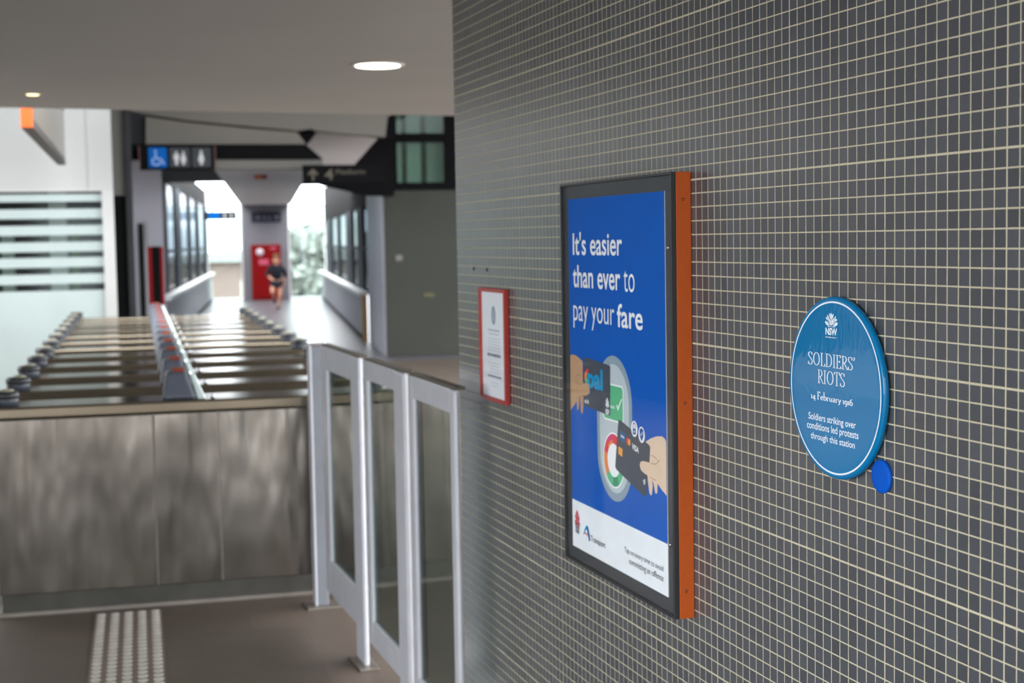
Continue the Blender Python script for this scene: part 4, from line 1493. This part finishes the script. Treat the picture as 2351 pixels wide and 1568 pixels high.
# small far sign with a blue end, in the left end window
yq = 20.5
x0, z0_ = on_cross(469, 505, yq)
x1, z1_ = on_cross(543, 485, yq)
t = thing('hanging_sign', 'small far hanging sign with a blue left part before the left end window', 'sign', cor(x0, yq, z0_), CROT)
sw, sh = x1 - x0, z1_ - z0_
MB().box(0, sw, 0, 0.1, 0, sh).build('panel', MT['dark_steel'], t, 0.004)
xa_, xb_ = on_cross(478, 495, yq)[0] - x0, on_cross(505, 495, yq)[0] - x0
MB().box(xa_, xb_, -0.006, 0, 0.01, sh - .01).build('blue_square', bl_, t)
mb = MB()
for px in (516, 531):
    person_pic(mb, on_cross(px, 495, yq)[0] - x0, sh * .15, sh * .7, -0.004, 0)
mb.build('toilet_symbols', wh_, t)
for x in (sw * .25, sw * .85):
    MB().box(x - .015, x + .015, 0.04, 0.07, sh, zend + .03 - z0_).build('hanger', MT['grey_wall'], t)

# sign and red cabinet on the end wall
yq = CL - 0.03
x0, z0_ = on_cross(577, 511, yq)
x1, z1_ = on_cross(645, 486, yq)
t = thing('wall_sign', 'dark navy sign with pale marks on the end wall above the red cabinet', 'sign', cor(x0, CL, z0_), CROT)
sw, sh = x1 - x0, z1_ - z0_
MB().box(0, sw, -0.03, -0.001, 0, sh).build('panel', mat('navy_sign', (40, 44, 62), 0.5), t, 0.004)
mb = MB()
cxs = [.24, .44, .60, .84]
for i, c_ in enumerate(cxs):
    x = sw * c_
    if i in (0, 3):
        s_ = 1 if i == 3 else -1
        mb.flat([(x + s_ * .07, sh * .5), (x, sh * .8), (x, sh * .6), (x - s_ * .06, sh * .6), (x - s_ * .06, sh * .4), (x, sh * .4), (x, sh * .2)], -0.032)
    else:
        person_pic(mb, x, sh * .2, sh * .6, -0.032, 0, i == 2)
mb.build('marks', ink('sign_pale', (128, 130, 146)), t)

yq = CL - 0.25
x0, z0_ = on_cross(580, 693, yq)
x1, z1_ = on_cross(644, 561, yq)
t = thing('red_cabinet', 'tall red cabinet with white labels against the end wall', 'cabinet', cor((x0 + x1) / 2, CL, 0), CROT)
hwc = (x1 - x0) / 2
MB().box(-hwc, hwc, -0.25, -0.002, 0.0, z1_).build('body', MT['red'], t, 0.01)
dr = MB().box(-hwc + .03, hwc - .03, -0.275, -0.252, 0.06, z1_ - .04).build('door', MT['red'], t, 0.006)
wl2 = ink('white_label', (226, 214, 220))
pk = ink('pink_label', (206, 96, 120))
MB().lathe([(0.115, 0.0), (0.115, .004)], 28, 'y', (-hwc * .42, -0.276, z1_ - .23)).build('round_label', wl2, dr)
MB().box(-hwc * .5, hwc * .15, -0.279, -0.2755, z1_ - .62, z1_ - .45).build('label_plate', pk, dr)
MB().box(hwc * .3, hwc * .7, -0.279, -0.2755, z1_ - .16, z1_ - .08).build('label_plate', pk, dr)
MB().box(hwc - .12, hwc - .09, -0.30, -0.2755, .75, .95).build('handle', MT['chrome'], dr)

# orange exit-style light on the ribbed ceiling
px_, _ = on_cross(602, 411, 12)
t = thing('ceiling_beacon', 'small orange and red fitting under the ribbed ceiling strip', 'light fitting', cor(px_, 3.6, zc), CROT)
MB().box(-0.11, 0.0, 0, 0.12, -0.075, -0.0).build('orange_part', mat('amber_lens', (206, 116, 40), 0.4), t, 0.01)
MB().box(0.004, 0.11, 0, 0.12, -0.07, -0.0).build('red_part', mat('dark_red_lens', (150, 44, 34), 0.4), t, 0.01)

# marks on the grey block
for (px, py), (w_, h_), m_, nm, lb in (((916, 592), (.10, .085), ink('dull_switch_grey', (112, 108, 106)), 'switch_plate', 'small pale switch plate on the grey wall block'),
                                       ((985, 677), (.16, .055), ink('yellowish_label', (88, 86, 66)), 'wall_label', 'small dull yellow label low on the grey wall block')):
    x, z = on_cross(px, py, 0)
    o = MB().box(-w_ / 2, w_ / 2, -0.014, -0.001, -h_ / 2, h_ / 2).build(nm, m_, None, 0.003)
    place(o, cor(x, 0, z), CROT)
    tag(o, lb, 'wall plate')

# ------------------------------------------------------------------ vending machines left of the footbridge
YV = 21.2


def vending(px0, px1, top, base, front, label, upper=None):
    a, b = at_y(px0, 600, YV), at_y(px1, 600, YV)
    zt_ = at_y((px0 + px1) / 2, top, YV).z
    t = thing('vending_machine', label, 'vending machine', ((a.x + b.x) / 2, YV, 0), 0, 'vending machines left of the footbridge')
    h = (b.x - a.x) / 2
    MB().box(-h, h, 0.02, 0.75, 0.04, zt_).build('body', base, t, 0.01)
    MB().box(-h + .02, h - .02, 0.05, 0.7, 0.0, 0.04).build('base', MT['black'], t)
    MB().box(-h + .06, h - .13 * h - .03, -0.004, 0.02, 0.22, zt_ - .05).build('display_window', front, t)
    if upper:
        MB().box(h - .16 * h, h - .01, -0.006, 0.018, 0.1, zt_ - .05).build('coin_panel', upper, t)
    if upper == MT['red']:
        zu = at_y((px0 + px1) / 2, 566, YV).z
        MB().box(-h - .004, h + .004, -0.010, 0.016, zu, zt_ + .01).build('header_panel', MT['lilac_wall'], t, 0.004)['label'] = 'pale header panel'
    return t


vending(310, 338, 505, MT['lilac_wall'], MT['black'], 'pale vending machine with a black front, left of the red one', MT['white_paint'])
vending(340, 375, 507, MT['red'], MT['black'], 'red vending machine beside the left end of the footbridge', MT['red'])
a, b = at_y(302, 400, YV + 1.0), at_y(374, 500, YV + 1.0)
o = MB().box(a.x, b.x, YV + 1.0, YV + 1.2, 0, 4.0).build('wall_back', MT['lilac_wall'])
struct(o, 'pale lilac wall behind the vending machines', 'wall')

# ------------------------------------------------------------------ running person
PY = 16.6
pp = at_z(636, 711, 0.0)
skin = mat('skin', (214, 160, 132), 0.55, var=0.05, scale=12)
cloth = mat('dark_navy_cloth', (26, 30, 42), 0.8, var=0.1, scale=12)
shorts_m = mat('dark_blue_shorts', (30, 30, 46), 0.8, var=0.1, scale=12)
hair_m = mat('light_brown_hair', (150, 118, 86), 0.7, var=0.15, scale=30)
shoe_m = mat('dark_shoe', (44, 46, 66), 0.6, var=0.1, scale=20)
eye_m = mat('dark_eye', (28, 22, 20), 0.4)


def skinned(name, verts, edges, radii, m, parent, root=0, sub=2):
    me = bpy.data.meshes.new(name)
    me.from_pydata(verts, edges, [])
    o = bpy.data.objects.new(name, me)
    COL.objects.link(o)
    o.parent = parent
    md = o.modifiers.new('skin', 'SKIN')
    me.skin_vertices[0].data
    for i, r in enumerate(radii):
        rr_ = r if isinstance(r, tuple) else (r, r)
        me.skin_vertices[0].data[i].radius = rr_
        me.skin_vertices[0].data[i].use_root = (i == root)
    md.use_smooth_shade = True
    sb = o.modifiers.new('sub', 'SUBSURF')
    sb.levels = sb.render_levels = sub
    me.materials.append(m)
    return o


# local frame: -y towards the camera, x to the right of the photo, figure about 1.43 m tall while stooping mid stride
per = thing('person', 'person in dark top and shorts running along the footbridge towards the camera', 'person', (pp.x, pp.y, 0), -R(5))
V = {'pelvis': (0.02, 0.0, .74), 'spine': (0.01, -.05, .92), 'chest': (0.0, -.11, 1.08), 'neck': (0.01, -.14, 1.18), 'head0': (0.015, -.16, 1.24), 'head1': (0.015, -.17, 1.36),
     'shL': (-.14, -.10, 1.12), 'elL': (-.24, -.04, .92), 'wrL': (-.13, -.24, .83), 'shR': (.15, -.10, 1.12), 'elR': (.25, .06, .93), 'wrR': (.20, .02, .72),
     'hipL': (-.075, 0, .70), 'knL': (-.11, -.18, .46), 'anL': (-.06, .12, .30), 'toL': (-.05, .16, .20),
     'hipR': (.095, 0, .70), 'knR': (.09, -.10, .42), 'anR': (.035, -.08, .085), 'toR': (.03, -.20, .05)}
names = list(V)
E_ = [('pelvis', 'spine'), ('spine', 'chest'), ('chest', 'neck'), ('neck', 'head0'), ('head0', 'head1'), ('chest', 'shL'), ('shL', 'elL'), ('elL', 'wrL'),
      ('chest', 'shR'), ('shR', 'elR'), ('elR', 'wrR'), ('pelvis', 'hipL'), ('hipL', 'knL'), ('knL', 'anL'), ('anL', 'toL'), ('pelvis', 'hipR'), ('hipR', 'knR'), ('knR', 'anR'), ('anR', 'toR')]
RAD = {'pelvis': (.13, .10), 'spine': (.115, .09), 'chest': (.135, .095), 'neck': .048, 'head0': (.072, .080), 'head1': (.078, .090), 'shL': .052, 'elL': .038, 'wrL': .026, 'shR': .052, 'elR': .038, 'wrR': .026,
       'hipL': .085, 'knL': .055, 'anL': .034, 'toL': .03, 'hipR': .085, 'knR': .055, 'anR': .034, 'toR': .03}
# hands: palm and five fingers on each wrist
vv = [V[n] for n in names]
ee = [(names.index(a), names.index(b)) for a, b in E_]
rad = [RAD[n] for n in names]
for w_, sg in (('wrL', 1), ('wrR', -1)):
    wx0_, wy0_, wz0_ = V[w_]
    base = names.index(w_)
    d = Vector(V[w_]) - Vector(V['el' + w_[2]])
    d.normalize()
    side = d.cross(Vector((0, 0, 1))).normalized()
    palm = Vector(V[w_]) + d * .05
    vv.append(tuple(palm))
    rad.append((.030, .018))
    pi_ = len(vv) - 1
    ee.append((base, pi_))
    for k, ln in enumerate((.050, .058, .054, .044)):
        o_ = side * (.024 - .016 * k)
        k1 = palm + o_ + d * (.03 + ln * .4)
        k2 = k1 + d * ln * .35 + Vector((0, 0, -.02))
        vv += [tuple(k1), tuple(k2)]
        rad += [.0085, .0075]
        ee += [(pi_, len(vv) - 2), (len(vv) - 2, len(vv) - 1)]
    tb = palm + side * .04 - d * .01
    tb2 = tb + side * .012 + d * .03
    vv += [tuple(tb), tuple(tb2)]
    rad += [.0095, .008]
    ee += [(pi_, len(vv) - 2), (len(vv) - 2, len(vv) - 1)]
skinned('body', vv, ee, rad, skin, per)
sv = ['pelvis', 'spine', 'chest', 'neck', 'shL', 'elL', 'shR', 'elR']
tv = [V[n] for n in sv]
tv[3] = (0.01, -.13, 1.155)
lo = lambda a, b, k: tuple(V[a][i] + (V[b][i] - V[a][i]) * k for i in range(3))
tv += [lo('elL', 'wrL', .55), lo('elR', 'wrR', .5)]
skinned('shirt', tv, [(0, 1), (1, 2), (2, 3), (2, 4), (4, 5), (2, 6), (6, 7), (5, 8), (7, 9)],
        [(.150, .118), (.142, .112), (.160, .118), .066, .074, .058, .074, .058, .042, .042], cloth, per)
skinned('shorts', [V['pelvis'], V['hipL'], lo('hipL', 'knL', .62), V['hipR'], lo('hipR', 'knR', .55)], [(0, 1), (1, 2), (0, 3), (3, 4)],
        [(.152, .125), .108, .092, .108, .092], shorts_m, per)
skinned('hair', [(.015, -.125, 1.36), (.015, -.15, 1.435), (.015, -.21, 1.425)], [(0, 1), (1, 2)], [(.075, .06), (.072, .06), (.05, .03)], hair_m, per, 1)
for nm_a, nm_b in (('anL', 'toL'), ('anR', 'toR')):
    a_, b_v = V[nm_a], V[nm_b]
    skinned('shoe', [(a_[0], a_[1], a_[2] - .01), b_v, tuple(b_v[i] + (b_v[i] - a_[i]) * .35 for i in range(3))], [(0, 1), (1, 2)], [.046, .046, .034], shoe_m, per)
for sx in (-.030, .030):
    MB().lathe([(.001, -.010), (.009, -.006), (.011, 0), (.009, .006), (.001, .010)], 12, 'z', (.015 + sx, -.253, 1.325)).build('eye', eye_m, per)
MB().add([(.015, -.285, 1.285), (.0, -.250, 1.28), (.03, -.250, 1.28), (.015, -.258, 1.325)], [(0, 1, 2), (0, 3, 1), (0, 2, 3)], 0, True).build('nose', skin, per)
MB().box(-.008, .038, -.250, -.243, 1.248, 1.256).build('mouth', mat('lips', (168, 92, 84), 0.5), per)
for sx in (-1, 1):
    MB().lathe([(.002, -.03), (.014, -.015), (.016, .005), (.010, .028), (.002, .034)], 10, 'z', (.015 + sx * .086, -.165, 1.30)).build('ear', skin, per)

# ------------------------------------------------------------------ outside, seen through the end windows
p0 = on_cross(516, 600, CL)
ext = thing('pale_building', 'pale pink building with a white roof beyond the left end window', 'building', cor(-3.0, 60, -6.2), CROT)
zr_ = at_plane(520, 602, cor(0, 60), CD).z + 6.2
MB().box(-7.5, 1.6, 0, 6, 0, zr_).build('wall', mat('pale_pink_render', (132, 111, 105), 0.8, var=0.04, scale=0.4), ext)
MB().prism([(-8.0, zr_), (2.0, zr_), (2.0, zr_ + .75), (-8.0, zr_ + .1)], -0.5, 6.5).build('roof', mat('pale_roof', (147, 148, 147), 0.7), ext)
for k in range(3):
    MB().box(-5.5 + k * 2.6, -4.4 + k * 2.6, -0.03, 0.0, zr_ - 2.4, zr_ - 1.0).build('window', mat('pale_shutter', (190, 176, 172), 0.6), ext)
leaf = mat('grey_green_leaves', (155, 157, 152), 0.8, var=0.2, scale=1.5)
bark = mat('grey_bark', (110, 98, 88), 0.9)
rnd = random.Random(11)


def tree(x, y, h, r, label):
    t = thing('tree', label, 'tree', cor(x, y, -6.2), 0, 'trees beyond the end wall')
    MB().tube([(0, 0, 0), (.1, 0, h * .35), (0, .1, h * .6)], .22, 8).build('trunk', bark, t)
    mb = MB()
    for _ in range(900):
        th, u = rnd.uniform(0, 6.283), rnd.uniform(-1, 1)
        q = math.sqrt(1 - u * u)
        k = r * rnd.uniform(.7, 1.05)
        c_ = Vector((k * q * math.cos(th), k * q * math.sin(th), h * .68 + u * h * .32))
        s = rnd.uniform(.4, .8)
        ax = Vector((rnd.uniform(-1, 1), rnd.uniform(-1, 1), rnd.uniform(-1, 1))).normalized()
        e1_ = ax.orthogonal().normalized()
        e2_ = ax.cross(e1_)
        mb.add([c_ + e1_ * s, c_ + e2_ * s * .6, c_ - e1_ * s, c_ - e2_ * s * .6], [(0, 1, 2, 3)])
    mb.build('crown', leaf, t)


tree(-0.2, 71, 8.3, 1.5, 'pale hazy tree at the left of the right end window')
tree(2.4, 62, 9.0, 1.7, 'taller pale tree at the right of the right end window')
tree(0.8, 78, 8.9, 2.0, 'pale tree in the middle of the right end window, behind the other two')
